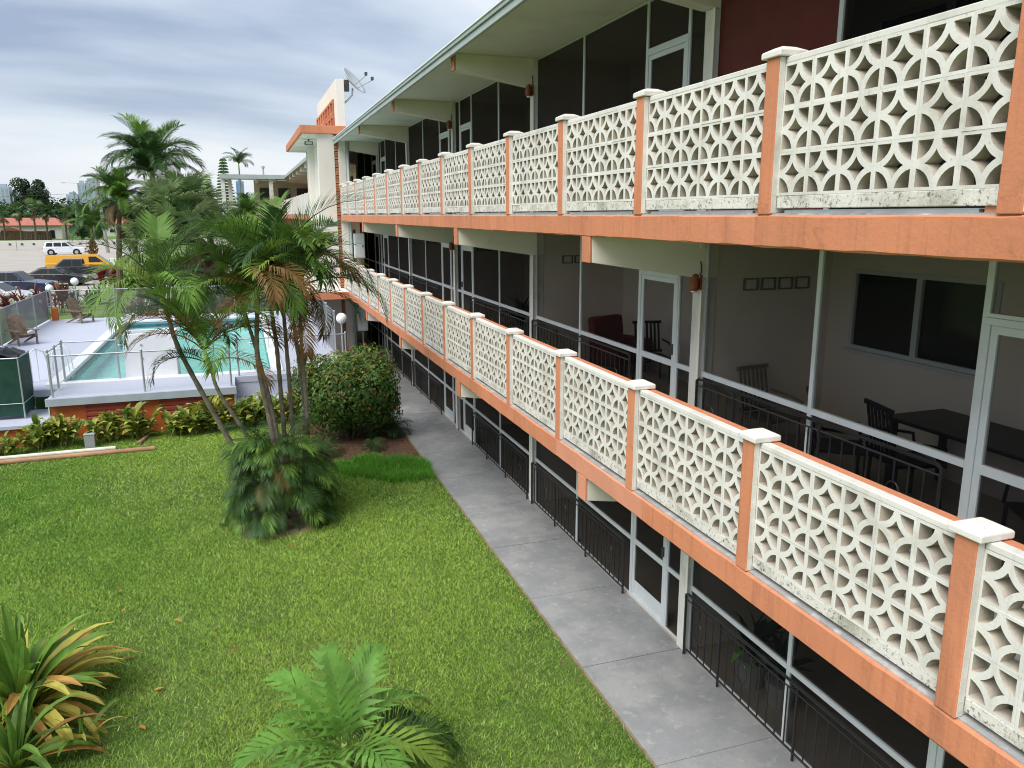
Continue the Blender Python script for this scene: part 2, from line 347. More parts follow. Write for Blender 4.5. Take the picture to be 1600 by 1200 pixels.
# beams and columns
for k, cyy in enumerate(COLY):
    for f in range(3):
        z = ZF[f]; top = ROOF - 0.014 if f == 2 else ZF[f + 1] - 0.21
        e0 = (8.21 if f == 2 else ZF[f + 1] - 0.545); e1 = (8.00 if f == 2 else ZF[f + 1] - 0.755)
        ends_at = 3.763
        if cyy > 31.5 and f < 2: continue
        MB().prism([(ends_at, top), (ends_at, e0), (5.16, e1), (5.44, e1), (5.44, top)], 'y', cyy - 0.11, cyy + 0.11).build('beam', cream, B, bevel=0.006)
        m_end = pink if (k == 2 and f == 0) else orange
        bx(PX - 0.001, 3.762, cyy - 0.112, cyy + 0.112, e0 - 0.001, (ROOF - 0.015 if f == 2 else ZF[f + 1] - 0.252)).build('beam_end', m_end, B, bevel=0.006)
        c = bx(5.215, 5.44, cyy - 0.085, cyy + 0.085, z + 0.006, e1 - 0.002).build('column', white, B, bevel=0.008)
        if k > 0: bx(5.205, 5.214, cyy - 0.13, cyy - 0.087, z + 0.006, e1 - 0.002).build('column_trim', cream, c)
# porches: party walls, back walls, windows
vent_m = M('shadow_vent_frame', (0.22, 0.20, 0.17), 0.85)  # niche shadows are put into the dark colour of this frame
BW = 7.15
for k, cyy in enumerate(COLY):
    for f in range(3):
        z = ZF[f]; top = (ROOF - 0.014 if f == 2 else ZF[f + 1] - 0.211)
        bx(5.441, 10.3, cyy - 0.07, cyy + 0.07, z + 0.006, top).build('party_wall', porch_wall, B)
        if f == 2: continue
        for i in range(4):                               # pierced vent blocks high in the party wall
            x0 = 5.83 + 0.255 * i
            v = MB(); zz = z + 1.935
            v.box(x0, x0 + 0.225, cyy - 0.082, cyy - 0.072, zz, zz + 0.02).box(x0, x0 + 0.225, cyy - 0.082, cyy - 0.072, zz + 0.135, zz + 0.155)
            v.box(x0, x0 + 0.03, cyy - 0.082, cyy - 0.072, zz + 0.02, zz + 0.135).box(x0 + 0.195, x0 + 0.225, cyy - 0.082, cyy - 0.072, zz + 0.02, zz + 0.135)
            vb = v.build('vent_block', vent_m, B)
            bx(x0 + 0.04, x0 + 0.185, cyy - 0.080, cyy - 0.0705, zz + 0.028, zz + 0.128).build('vent_core', white, vb)
for k in range(len(COLY) - 1):
    y0, y1 = COLY[k] + 0.07, COLY[k + 1] - 0.07
    mir = k in (3, 5)                                    # doors of neighbouring flats share a column
    for f in range(3):
        z = ZF[f]; top = (ROOF - 0.014 if f == 2 else ZF[f + 1] - 0.211)
        # back wall with a wide window opening: four butted pieces
        if mir or k == 1: wy0, wy1 = y1 - 2.45, y1 - 0.42
        else: wy0, wy1 = y0 + 0.42, y0 + 2.45
        wz0, wz1 = z + 1.22, z + 2.20
        wb = MB(); wb.box(BW, BW + 0.15, y0, y1, z + 0.006, wz0).box(BW, BW + 0.15, y0, y1, wz1, top).box(BW, BW + 0.15, y0, wy0, wz0, wz1).box(BW, BW + 0.15, wy1, y1, wz0, wz1)
        wb.build('back_wall', porch_wall, B)
        w = MB(); e_ = 0.05
        w.box(BW - 0.02, BW + 0.05, wy0, wy1, wz0, wz0 + e_).box(BW - 0.02, BW + 0.05, wy0, wy1, wz1 - e_, wz1)
        w.box(BW - 0.02, BW + 0.05, wy0, wy0 + e_, wz0 + e_, wz1 - e_).box(BW - 0.02, BW + 0.05, wy1 - e_, wy1, wz0 + e_, wz1 - e_)
        ym = (wy0 + wy1) / 2; w.box(BW - 0.02, BW + 0.05, ym - 0.04, ym + 0.04, wz0 + e_, wz1 - e_)
        win = w.build('window', alu, B)
        for a, b in ((wy0 + e_, ym - 0.04), (ym + 0.04, wy1 - e_)): bx(BW + 0.02, BW + 0.03, a, b, wz0 + e_, wz1 - e_).build('pane', glass_dark, win)
        bx(BW - 0.06, BW - 0.021, wy0 - 0.05, wy1 + 0.05, wz0 - 0.04, wz0 - 0.002).build('sill', alu, win)
bx(10.31, 10.5, YN, YE, 0, ROOF).build('rear_wall', porch_wall, B)
bx(5.5, 10.3, YN - 0.15, YN - 0.002, 0, ROOF).build('end_wall', porch_wall, B)
# screened fronts
SX = 5.30
def frame_rect(mb, y0, y1, z0, z1, t=0.035, d=0.022, x=SX):
    mb.box(x - d, x + d, y0, y1, z0, z0 + t).box(x - d, x + d, y0, y1, z1 - t, z1)
    mb.box(x - d, x + d, y0, y0 + t, z0 + t, z1 - t).box(x - d, x + d, y1 - t, y1, z0 + t, z1 - t)
def screen_bay(k, f):
    z = ZF[f]; top = (ROOF - 0.02 if f == 2 else ZF[f + 1] - 0.215)
    y0, y1 = COLY[k] + 0.087, COLY[k + 1] - 0.087
    beamcut = (8.00 if f == 2 else ZF[f + 1] - 0.76)
    mir = k in (3, 5)
    W = y1 - y0
    scr = screen_m if (f == 1 and k <= 2) else screen_dark
    # along the flat from its door end: sidelight, door, two wide screens
    segs = [(0, 0.44, 'side'), (0.44, 1.50, 'door'), (1.50, 3.58, 'screen'), (3.58, W, 'screen')]
    if k == 1: segs = [(0, 0.80, 'side'), (0.80, 1.85, 'door'), (1.85, 3.70, 'screen'), (3.70, W, 'screen')]
    for a, b, kind in segs:
        ya, yb = (y1 - b, y1 - a) if mir else (y0 + a, y0 + b)
        zr = z + 0.93
        zt = top - 0.004
        if kind == 'door':
            zd = z + 2.10
            fr = MB(); frame_rect(fr, ya, yb, z + 0.008, zd, 0.055, 0.03)
            dr = fr.build('screen_door', alu, B, bevel=0.004)
            lf = MB(); frame_rect(lf, ya + 0.058, yb - 0.058, z + 0.02, zd - 0.058, 0.06, 0.018)
            lf.box(SX - 0.018, SX + 0.018, ya + 0.118, yb - 0.118, zr - 0.04, zr + 0.04)
            lf.build('door_leaf', alu, dr)
            bx(SX - 0.002, SX + 0.002, ya + 0.118, yb - 0.118, zr + 0.04, zd - 0.118).build('screen', scr, dr)
            if f == 0:
                bx(SX - 0.004, SX + 0.004, ya + 0.118, yb - 0.118, z + 0.08, z + 0.30).build('kick_plate', alu, dr)
                bx(SX - 0.002, SX + 0.002, ya + 0.118, yb - 0.118, z + 0.30, zr - 0.04).build('screen', screen_dense, dr)
            else:
                bx(SX - 0.002, SX + 0.002, ya + 0.118, yb - 0.118, z + 0.08, zr - 0.04).build('screen', screen_dense, dr)
            hy = yb - 0.09 if mir else ya + 0.09
            bx(SX - 0.05, SX - 0.019, hy - 0.012, hy + 0.012, z + 1.05, z + 1.19).build('handle', alu_dark, dr)
            tr = MB(); frame_rect(tr, ya, yb, zd + 0.002, zt, 0.03, 0.02)
            t_ = tr.build('transom', alu, B)
            bx(SX - 0.002, SX + 0.002, ya + 0.03, yb - 0.03, zd + 0.032, zt - 0.03).build('screen', scr, t_)
        else:
            t = 0.028
            fr = MB(); frame_rect(fr, ya, yb, z + 0.008, zt, t, 0.02)
            fr.box(SX - 0.026, SX + 0.026, ya + t, yb - t, zr - 0.03, zr + 0.03)
            s_ = fr.build('screen_frame', alu, B)
            if f == 2 and k == 1 and kind == 'screen' and b == W:
                o = bx(SX - 0.012, SX + 0.012, ya + t, yb - t, zr + 0.03, zt - t).build('shutter_panel', red_panel, s_); o['label'] = 'dark red solid shutter panel'
                bx(SX - 0.012, SX + 0.012, ya + t, yb - t, z + 0.036, zr - 0.03).build('shutter_panel', red_panel, s_)
            else:
                bx(SX - 0.002, SX + 0.002, ya + t, yb - t, zr + 0.03, zt - t).build('screen', scr, s_)
                bx(SX - 0.002, SX + 0.002, ya + t, yb - t, z + 0.036, zr - 0.03).build('screen', screen_dense, s_)
for k in range(0, len(COLY) - 1):
    for f in range(3): screen_bay(k, f)
# wrought-iron railings in front of the lower screens
bar_me = MB().tube([(0, 0, 0), (0, 0, 0.72)], 0.009, 5).mesh('bar', iron)
pipe_me = MB().tube([(0, 0, -0.12), (0, 0, 0.74)], 0.017, 6).mesh('post', iron)
ring_me = MB().torus((0, 0, 0), 0.085, 0.13, 0.008, 'x', 16, 5).mesh('ring', iron)
RX = 5.195
for k in range(1, 6):
    mir = k in (3, 5); y0, y1 = COLY[k] + 0.14, COLY[k + 1] - 0.14
    for f in range(2):
        z = ZF[f]
        ya, yb = (y0, y1 - 1.50) if mir else (y0 + (1.95 if k == 1 else 1.52), y1)
        mb = MB()
        mb.tube([(RX, ya, z + 0.10), (RX, yb, z + 0.10)], 0.013, 6)
        mb.tube([(RX, ya, z + 0.80), (RX, ya, z + 0.86), (RX, ya + 0.05, z + 0.885), (RX, yb - 0.05, z + 0.885), (RX, yb, z + 0.86), (RX, yb, z + 0.80)], 0.018, 6)
        mb.tube([(RX, ya, z + 0.80), (RX, yb, z + 0.80)], 0.010, 5)
        rl = mb.build('railing', iron, B)
        off = woff(rl); n = max(2, int((yb - ya) / 0.155)); far = MB()
        for i in range(n + 1):
            y = ya + (yb - ya) * i / n
            post = (i % 9 == 0) or i == n
            if k <= 3:
                if post: inst('post', pipe_me, rl, Vector((RX, y, z + 0.125)) - off)
                elif i % 6 == 3: inst('ring', ring_me, rl, Vector((RX, y, z + 0.47)) - off)
                else: inst('bar', bar_me, rl, Vector((RX, y, z + 0.09)) - off)
                if not post and i % 6 == 3:
                    inst('bar', bar_me, rl, Vector((RX, y, z + 0.09)) - off, scl=(1, 1, 0.35)); inst('bar', bar_me, rl, Vector((RX, y, z + 0.61)) - off, scl=(1, 1, 0.26))
            else: far.tube([(RX, y, z + (0.005 if post else 0.09)), (RX, y, z + 0.81)], 0.016 if post else 0.009, 4)
        if far.v: tag(far.build('bars', iron, rl), kind='stuff')
# balustrades
PW = 0.15; SP = 2.03; Y0P = 5.179
BLW = (SP - PW) / 6; BLH = 0.307; BT = 0.105
def block_mesh(name, w, h, t, mat, seg=5):
    s = 1.0; b = 0.066; r1 = 0.425; r2 = 0.558
    outer = [(-0.5, -0.5), (0.5, -0.5), (0.5, 0.5), (-0.5, 0.5)]
    holes = []
    for sx_, sy_ in ((-1, -1), (1, -1), (1, 1), (-1, 1)):
        cx_, cy2 = 0.5 * sx_, 0.5 * sy_
        a0 = math.asin(b / r1); pts = [(b, b)]
        for i in range(seg + 1):
            a = a0 + (math.pi / 2 - 2 * a0) * i / seg; pts.append((r1 * math.cos(a), r1 * math.sin(a)))
        pts = [(cx_ - sx_ * p, cy2 - sy_ * q) for p, q in pts]
        holes.append(pts)
    ah = math.acos(0.5 / r2)
    dia = []
    for cx_, cy2, st in ((0.5, 0.5, math.pi), (-0.5, 0.5, 1.5 * math.pi), (-0.5, -0.5, 0.0), (0.5, -0.5, 0.5 * math.pi)):
        for i in range(seg):
            a = st + math.pi / 2 - ah - (math.pi / 2 - 2 * ah) * i / seg
            dia.append((cx_ + r2 * math.cos(a), cy2 + r2 * math.sin(a)))
    holes.append(dia)
    loops = [outer] + holes
    flat = [p for l in loops for p in l]; n = len(flat)
    tris = tessellate_polygon([[Vector((p[0], p[1], 0)) for p in l] for l in loops])
    hx = t / 2
    mb = MB()
    mb.v = [(-hx, p * w, q * h) for p, q in flat] + [(hx, p * w, q * h) for p, q in flat]
    for a, b_, c in tris:
        ax, ay = flat[a]; bx_, by = flat[b_]; cx_, cy2 = flat[c]
        ccw = (bx_ - ax) * (cy2 - ay) - (by - ay) * (cx_ - ax) > 0
        t3 = (a, b_, c) if ccw else (a, c, b_)
        mb.f.append(t3[::-1]); mb.f.append(tuple(i + n for i in t3))
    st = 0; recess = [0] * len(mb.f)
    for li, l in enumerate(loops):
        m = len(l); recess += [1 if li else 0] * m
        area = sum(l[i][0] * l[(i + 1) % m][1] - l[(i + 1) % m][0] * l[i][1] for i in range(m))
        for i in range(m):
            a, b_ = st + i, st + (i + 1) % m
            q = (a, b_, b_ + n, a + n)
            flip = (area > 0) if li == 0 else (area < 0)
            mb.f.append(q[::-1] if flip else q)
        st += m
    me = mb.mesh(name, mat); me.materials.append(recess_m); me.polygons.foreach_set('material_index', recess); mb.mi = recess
    return mb, me
recess_m = M('tan_block_recess', (0.50, 0.455, 0.385), 0.85, 0.18, 5.0, 0.3, 40, stain=((0.22, 0.20, 0.16), 4.0, 0.52, 0.75, 0.6), rand=0.08)  # hole walls get a darker tan than the block faces
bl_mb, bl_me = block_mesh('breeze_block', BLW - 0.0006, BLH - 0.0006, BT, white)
cap_mb = MB(); cap_mb.box(-0.125, 0.125, -0.115, 0.115, 0, 0.05)
cap_mb = MB().add([(-.125, -.112, 0), (.125, -.112, 0), (.125, .112, 0), (-.125, .112, 0), (-.125, -.112, .045), (.125, -.112, .045), (.125, .112, .045), (-.125, .112, .045), (-.06, -.05, .075), (.06, -.05, .075), (.06, .05, .075), (-.06, .05, .075)],
    [(0, 3, 2, 1), (0, 1, 5, 4), (1, 2, 6, 5), (2, 3, 7, 6), (3, 0, 4, 7), (4, 5, 9, 8), (5, 6, 10, 9), (6, 7, 11, 10), (7, 4, 8, 11), (8, 9, 10, 11)])
cap_me = cap_mb.mesh('cap', white)
PXM = 3.835                                              # middle of the block layer
for f, lo_i, solid_to in ((1, -4, 6), (2, -3, 6)):
    z = ZF[f]; rest = MB()
    for i in range(lo_i, 14):
        ye = Y0P + SP * i; ys = ye - PW                  # pillar from ys to ye
        if ye > 31.75: break
        p = MB().box(PX - 0.002, PX + 0.055, ys, ye, z - 0.010, z + 1.095).build('pillar', orange, B, bevel=0.008)
        bx(PX + 0.0555, 3.935, ys + 0.003, ye - 0.003, z + 0.002, z + 1.094).build('pillar_core', white, p, bevel=0.006)
        c = inst('cap', cap_me, p, Vector((PX + 0.10, (ys + ye) / 2, z + 1.096)) - woff(p))
        b = c.modifiers.new('bevel', 'BEVEL'); b.width = 0.008; b.segments = 2
        # the side of the pillar that projects past the blocks is painted white
        bx(PX + 0.006, PX + 0.05, ys - 0.003, ys + 0.0005, z + 0.004, z + 1.09).build('pillar_side', white, p)
        a0, a1 = ye + 0.001, ye + SP - PW - 0.004        # panel beyond this pillar
        if a1 > 31.75: a1 = 31.7
        pn = MB().box(PXM - 0.052, PXM + 0.052, a0, a1, z + 0.035, z + 0.127).build('balustrade_panel', white_dirty, B, bevel=0.006)
        bx(PXM - 0.052, PXM + 0.030, a0, a1, z + 0.1275 + 3 * BLH, z + 1.092).build('top_rail', white, pn, bevel=0.006)
        bx(PXM + 0.031, PXM + 0.115, a0, a1, z + 0.1285 + 3 * BLH, z + 1.088).build('handrail', orange, pn, bevel=0.006)
        for q in range(6):
            yc = a0 + BLW * (q + 0.5)
            if yc > a1: continue
            for r_ in range(3):
                zc_ = z + 0.127 + BLH * (r_ + 0.5); xo = PXM + rnd.uniform(-0.0025, 0.0025)
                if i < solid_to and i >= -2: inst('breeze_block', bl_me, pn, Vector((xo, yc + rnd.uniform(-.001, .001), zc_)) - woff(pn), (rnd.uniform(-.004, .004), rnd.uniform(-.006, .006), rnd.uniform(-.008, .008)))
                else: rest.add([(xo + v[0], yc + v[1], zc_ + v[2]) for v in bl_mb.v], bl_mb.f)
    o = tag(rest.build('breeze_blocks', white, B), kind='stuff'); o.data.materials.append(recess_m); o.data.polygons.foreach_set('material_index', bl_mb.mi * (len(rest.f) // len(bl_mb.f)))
# under the near balustrade gaps: brick and steel channel packing
for i in range(-1, 4):
    ye = Y0P + SP * i
    z = ZF[2]
    bx(PXM - 0.03, PXM + 0.03, ye + 0.03, ye + 0.13, z + 0.001, z + 0.034).build('packing_brick', brick_m, B)
    bx(PXM - 0.035, PXM + 0.035, ye + 0.16, ye + SP - PW - 0.08, z + 0.001, z + 0.022).build('steel_channel', galv, B)

# ------------------------------------------------------------------ wall lamps on the columns
def wall_lamp(y, f, label):
    z = ZF[f] + (2.06 if f < 2 else 2.20)
    t = thing('wall_lamp', label, 'lamp', (5.20, y - 0.03, z), 0, 'rust-red wall lamps on the columns')
    MB().box(-0.012, 0.012, -0.05, 0.05, -0.09, 0.09).build('back_plate', rust, t, local=True)
    MB().lathe([(0.045, -0.10), (0.058, -0.08), (0.058, 0.085), (0.03, 0.105)], 12, (-0.072, 0, 0)).build('shade', rust, t, local=True, smooth=False)
    MB().lathe([(0.02, -0.125), (0.036, -0.118), (0.036, -0.101)], 10, (-0.072, 0, 0)).build('bulb', globe_m, t, local=True)
    jb = MB().box(-0.035, 0.03, -0.055, 0.035, 0.40, 0.58).build('junction_box', cream, t, local=True, bevel=0.008)
    MB().tube([(-0.01, 0, 0.40), (-0.012, 0, 0.30), (-0.01, -0.05, 0.20), (-0.012, -0.06, 0.12), (-0.015, -0.01, 0.085)], 0.009, 6).build('conduit', alu_dark, t, local=True)
    MB().tube([(0, -0.01, 0.58), (0, -0.01, 0.76 if f < 2 else 0.55 + 0.05)], 0.009, 6).build('conduit', cream, t, local=True)
    return t
for ki, f, lab in ((2, 1, 'rust-red wall lamp on the column beside the second-floor white screen door'), (3, 2, 'rust-red wall lamp on the top-floor column under the second roof beam'),
                   (4, 1, 'small dark red lamp on a second-floor column, beside a white door farther along the gallery'), (4, 2, 'small dark red lamp on a top-floor column under the third roof beam')):
    wall_lamp(COLY[ki] - 0.05, f, lab)

# ------------------------------------------------------------------ stair tower at the end of the galleries
TW = thing('stair_tower', 'pinkish white stair tower with terracotta brick strip and orange flat canopy', 'building', (3.3, 36.0, 0))
TY = 31.75
bx(2.98, 3.60, TY, TY + 0.28, 0, 8.72).build('fin_wall', stucco, TW, bevel=0.01)
bx(3.05, 3.72, 37.0, 37.3, 0, 8.72).build('fin_wall', stucco, TW, bevel=0.01)
bx(3.30, 3.60, TY + 0.28, 41.2, 0.0, 8.72).build('side_wall', stucco, TW)
bx(3.74, 4.02, TY, TY + 0.22, 0, 8.60).build('corner_pier', stucco, TW, bevel=0.01)
bx(3.601, 3.739, TY + 0.12, TY + 0.25, 0, 8.7).build('strip_backing', concrete, TW)
bk = bx(-0.062, 0.062, -0.06, 0.06, -0.034, 0.034).mesh('brick', brick_m); zz = 0.06; j = 0
while zz < 8.65:
    inst('brick', bk, TW, Vector((3.670 + rnd.uniform(-.006, .006), TY + 0.06 + (0.03 if j % 3 == 2 else 0), zz)) - woff(TW)); zz += 0.10; j += 1
MB().tube([(4.10, TY - 0.06, 0.1), (4.10, TY - 0.06, 8.45)], 0.05, 10).build('downpipe', fascia_m, TW, smooth=True)
bx(4.03, 4.07, TY - 0.02, TY + 0.1, 0, 8.45).build('pier_trim', alu, TW)
# roof canopy
cp = MB().box(2.36, 4.06, TY - 0.15, 41.2, 8.74, 9.03).build('canopy', orange, TW, bevel=0.01)
bx(2.44, 3.52, TY - 0.06, 41.1, 8.715, 8.738).build('canopy_soffit', stucco, cp)
for yq in (33.6, 35.8, 38.0): bx(2.46, 3.28, yq, yq + 0.03, 8.70, 8.714).build('soffit_batten', cream, cp)
# sign wall above, with pierced terracotta blocks
sw = bx(3.75, 4.06, TY - 0.13, 39.2, 9.031, 10.72).build('parapet_wall', stucco, TW, bevel=0.01)
gb = MB().box(-0.03, 0.03, -0.5, 0.5, -0.36, -0.24).box(-0.03, 0.03, -0.5, 0.5, 0.24, 0.36).box(-0.03, 0.03, -0.5, -0.34, -0.24, 0.24).box(-0.03, 0.03, 0.34, 0.5, -0.24, 0.24).mesh('pierced_block', brick_m)
for i in range(7):
    for r_ in range(2):
        inst('pierced_block', gb, sw, Vector((3.725, TY + 0.75 + i * 0.98 + 0.45, 9.28 + 0.55 * r_)) - woff(sw), scl=(1, 0.94, 0.74))
bx(3.735, 3.749, TY + 0.68, TY + 7.6, 9.04, 10.1).build('block_backing', louver_red, sw)
# lower canopy at second-floor level and the rounded hood on it
lc = bx(2.15, 3.728, 30.2, 38.5, 2.60, 2.872).build('lower_canopy', orange, TW, bevel=0.01)
bx(2.20, 3.72, 30.25, 38.45, 2.872, 2.885).build('canopy_top', white, lc)
arch = [(2.06 + 0.85 - 0.85 * math.cos(math.pi * i / 14), 2.886 + 0.62 * math.sin(math.pi * i / 14)) for i in range(15)]
hd = MB().prism(arch, 'y', 33.2, 37.9).build('rounded_hood', white, TW, smooth=False)
for x0, x1 in ((2.42, 2.72), (2.95, 3.28)): bx(x0, x1, 33.18, 33.199, 3.02, 3.07).build('vent_slot', alu_dark, hd)
for px_, py_ in ((2.25, 30.35), (2.25, 34.2), (2.25, 38.2)): bx(px_ - 0.05, px_ + 0.05, py_ - 0.05, py_ + 0.05, 0.0, 2.598).build('canopy_post', white, TW)
# satellite dish on the sign wall
sd = thing('satellite_dish', 'grey satellite dish on a bent pole fixed to the sign wall', 'satellite dish', (4.07, 32.0, 9.6))
MB().tube([(0.0, 0, 0.30), (0.16, 0, 0.42), (0.34, 0, 0.62), (0.36, 0, 0.86)], 0.035, 8).build('mast', galv, sd, local=True, smooth=True)
dm = MB(); nR, nA = 5, 20
for i in range(nR + 1):
    r_ = 0.52 * i / nR
    for j in range(nA):
        a = 2 * math.pi * j / nA; dm.v.append((r_ * math.cos(a) * 1.15, r_ * math.sin(a), 0.16 * (r_ / 0.52) ** 2))
for i in range(nR):
    for j in range(nA): dm.f.append((i * nA + j, i * nA + (j + 1) % nA, (i + 1) * nA + (j + 1) % nA, (i + 1) * nA + j))
d_ = dm.build('reflector', M('satin_grey_dish', (0.50, 0.53, 0.56), 0.5, 0.05), sd, local=True, smooth=True); d_.location = (0.32, 0, 1.05); d_.rotation_euler = Euler((R(25), R(48), 0)); 
so = d_.modifiers.new('solid', 'SOLIDIFY'); so.thickness = 0.02
for q, (ax, az) in enumerate(((0.82, 1.28), (1.05, 1.12))):
    MB().tube([(0.40 + 0.1 * q, -0.15, 0.95 - 0.1 * q), (ax, -0.45, az)], 0.016, 6).build('feed_arm', galv, sd, local=True)
    MB().box(ax - 0.05, ax + 0.05, -0.52, -0.40, az, az + 0.12).build('feed_horn', alu_dark, sd, local=True, bevel=0.01)
MB().box(0.05, 0.22, -0.1, 0.15, 0.75, 1.15).build('bracket', alu_dark, sd, local=True)
# floodlight under the canopy
fl = thing('floodlight', 'small black floodlight under the orange roof canopy', 'lamp', (2.85, 34.0, 8.70))
MB().box(-0.16, 0.16, -0.1, 0.1, -0.20, -0.05).build('housing', alu_dark, fl, local=True, bevel=0.02)
MB().box(-0.13, 0.13, -0.115, -0.101, -0.18, -0.07).build('lens', lamp_clear, fl, local=True)
MB().box(-0.03, 0.03, -0.03, 0.03, -0.05, 0.014).build('bracket', alu_dark, fl, local=True)
# meter boxes on the far end of the galleries
for f in range(2):
    t = thing('meter_box', ('white electric box on the wall above the far end of the lower balustrade', 'white electric box on the ground floor beside the tower')[1 - f], 'electric box', (4.35, 31.3, ZF[f] + 1.2))
    MB().box(-0.2, 0.2, 0, 0.22, 0, 0.95).build('cabinet', white_metal, t, local=True, bevel=0.01); MB().box(-0.17, 0.17, -0.012, -0.001, 0.03, 0.92).build('door', white_metal, t, local=True); MB().box(0.10, 0.13, -0.03, -0.012, 0.42, 0.52).build('latch', alu_dark, t, local=True)
    MB().tube([(0, 0.1, -1.2), (0, 0.1, 0)], 0.03, 6).build('conduit', galv, t, local=True)

# ------------------------------------------------------------------ far wing beyond the tower
Wg = thing('apartment_wing', 'far apartment wing with white balustrade and flat grey-edged roof behind the tower', 'building', (5, 55, 0))
WX = 3.38
for f in range(3):
    z = ZF[f]
    bx(6.0, 6.2, 41.8, 66, z, z + 2.6).build('wall', porch_wall, Wg)
    if f:
        bx(WX, 6.0, 41.8, 66, z - 0.25, z).build('floor_slab', orange, Wg)
        bx(2.2, WX - 0.002, 61.9, 66, z - 0.25, z).build('floor_slab', orange, Wg)
        for i in range(9): bx(WX, WX + 0.1, 42 + 2.2 * i + 0.06, 42 + 2.2 * i + 2.14, z + 0.04, z + 1.08).build('balustrade_panel', white, Wg, bevel=0.01)
        for i in range(10): bx(WX - 0.04, WX + 0.14, 41.96 + 2.2 * i, 42.06 + 2.2 * i, z, z + 1.13).build('pillar', white, Wg)
        p = bx(2.52, 3.36, 61.92, 62.0, z + 0.03, z + 0.13).build('balustrade_panel', white, Wg)
        off = woff(p)
        for a in range(3):
            for b_ in range(3): inst('breeze_block', bl_me, p, Vector((2.52 + 0.28 * (a + 0.5), 61.96, z + 0.13 + BLH * (b_ + 0.5))) - off, (0, 0, R(90)), (1, 0.28 / BLW, 1))
        bx(2.52, 3.36, 61.92, 62.0, z + 0.131 + 3 * BLH, z + 1.09).build('top_rail', white, p)
        bx(2.16, 2.50, 61.88, 62.2, z, z + 1.15).build('pier', orange, Wg)
    for i, y in enumerate((44, 47.5, 51, 54.5, 58, 62.3)):
        if f == 2:
            MB().prism([(WX + 0.05, 8.40), (WX + 0.05, 8.15), (6.0, 7.9), (6.0, 8.40)], 'y', y, y + 0.2).build('beam', cream, Wg)
        bx(5.9, 5.995, y + 0.6, y + 1.5, z + 0.05, z + 2.05).build('door', alu_dark, Wg)
        w = bx(5.9, 5.995, y + 1.9, y + 2.9, z + 0.9, z + 2.0).build('window', alu, Wg); bx(5.885, 5.899, y + 1.96, y + 2.84, z + 0.96, z + 1.94).build('pane', glass_dark, w)
bx(WX - 0.05, 9, 41.8, 66, 8.40, 8.58).build('roof', fascia_m, Wg)
bx(-1.15, WX - 0.052, 61.7, 66, 8.40, 8.58).build('gallery_roof', fascia_m, Wg)
bx(6.201, 9, 41.8, 66, 0, 8.4).build('rear_wall', porch_wall, Wg)
for z in ZF[1:]:
    bx(1.2, 6.0, 66.0, 66.2, z, z + 2.65).build('wall', porch_wall, Wg)
    for x in (1.6, 3.0, 4.4): bx(x, x + 0.9, 65.9, 65.995, z + 0.05, z + 2.05).build('door', alu_dark, Wg)
for x in (1.3, 2.6, 3.9, 5.2): bx(x, x + 0.18, 62.2, 65.9, 8.15, 8.398).build('beam', cream, Wg)
bx(-1.2, WX - 0.06, 61.66, 61.699, 8.30, 8.60).build('fascia', fascia_m, Wg)
for x, y, z0, z1 in ((2.33, 62.05, 6.89, 8.4), (-1.0, 62.0, 0, 8.4), (-0.55, 64.8, 0, 8.4), (2.33, 62.1, 0, 5.48)):
    bx(x - 0.14, x + 0.14, y - 0.14, y + 0.14, z0, z1).build('post', white, Wg)
bx(-1.1, 2.2, 64.9, 65.1, 5.4, 5.6).build('tie_beam', white, Wg)
bx(-0.85, 0.2, 61.95, 62.1, 3.9, 4.05).build('tie_beam', white, Wg)
MB().lathe([(0.06, 0), (0.06, 0.55), (0.12, 0.58), (0.12, 0.7), (0.03, 0.75)], 8, (1.9, 63.5, 8.58)).build('roof_vent', galv, Wg)

# ------------------------------------------------------------------ pool terrace
DZ = 1.08
PX0, PX1, PY0, PY1 = -5.15, 0.62, 24.7, 38.5               # pool basin
DX0, DX1, DY0, DY1 = -8.6, 2.95, 22.62, 40.5
deck = MB()
deck.box(DX0, PX0, 24.4, DY1, DZ - 0.18, DZ).box(PX1, DX1, 24.0, DY1, DZ - 0.18, DZ).box(PX0, PX1, PY1, DY1, DZ - 0.18, DZ)
deck.box(-5.06, -0.46, DY0, PY0, DZ - 0.18, DZ).box(-0.459, PX1, 24.0, PY0, DZ - 0.18, DZ)
deck.box(DX0, -5.061, DY0 + 1.2, 24.399, DZ - 0.18, DZ)
dk = tag(deck.build('pool_deck', deck_m), kind='structure')
bx(-5.10, -0.42, 22.50, 22.619, DZ - 0.20, DZ + 0.005).build('deck_edge', deck_edge_m, dk, bevel=0.01)
pw = thing('pool_retaining_wall', 'deep orange retaining wall with red louvred vents under the pool deck', 'wall', (-2.8, 22.7, 0))
bx(-5.05, -0.50, 22.68, 22.84, GZ, DZ - 0.185).build('wall', deck_orange, pw)
bx(-5.08, -5.051, 22.66, 23.8, GZ, DZ - 0.185).build('wall_end', white, pw)
bx(-0.499, -0.46, 22.66, 24.0, GZ, DZ - 0.185).build('wall_end', white, pw)
for xv in (-4.22, -2.42):
    fr = MB(); fr.box(xv, xv + 1.35, 22.64, 22.679, 0.36, 0.39).box(xv, xv + 1.35, 22.64, 22.679, 0.81, 0.84)
    for q in range(4): fr.box(xv + q * 0.44, xv + q * 0.44 + 0.03, 22.642, 22.677, 0.39, 0.81)
    v = fr.build('louvred_vent', louver_red, pw)
    for q in range(3):
        for r_ in range(3):
            MB().prism([(22.645, 0.40 + r_ * 0.138), (22.679, 0.47 + r_ * 0.138), (22.679, 0.52 + r_ * 0.138), (22.640, 0.47 + r_ * 0.138)], 'x', xv + q * 0.44 + 0.032, xv + q * 0.44 + 0.438).build('louver', louver_red, v)
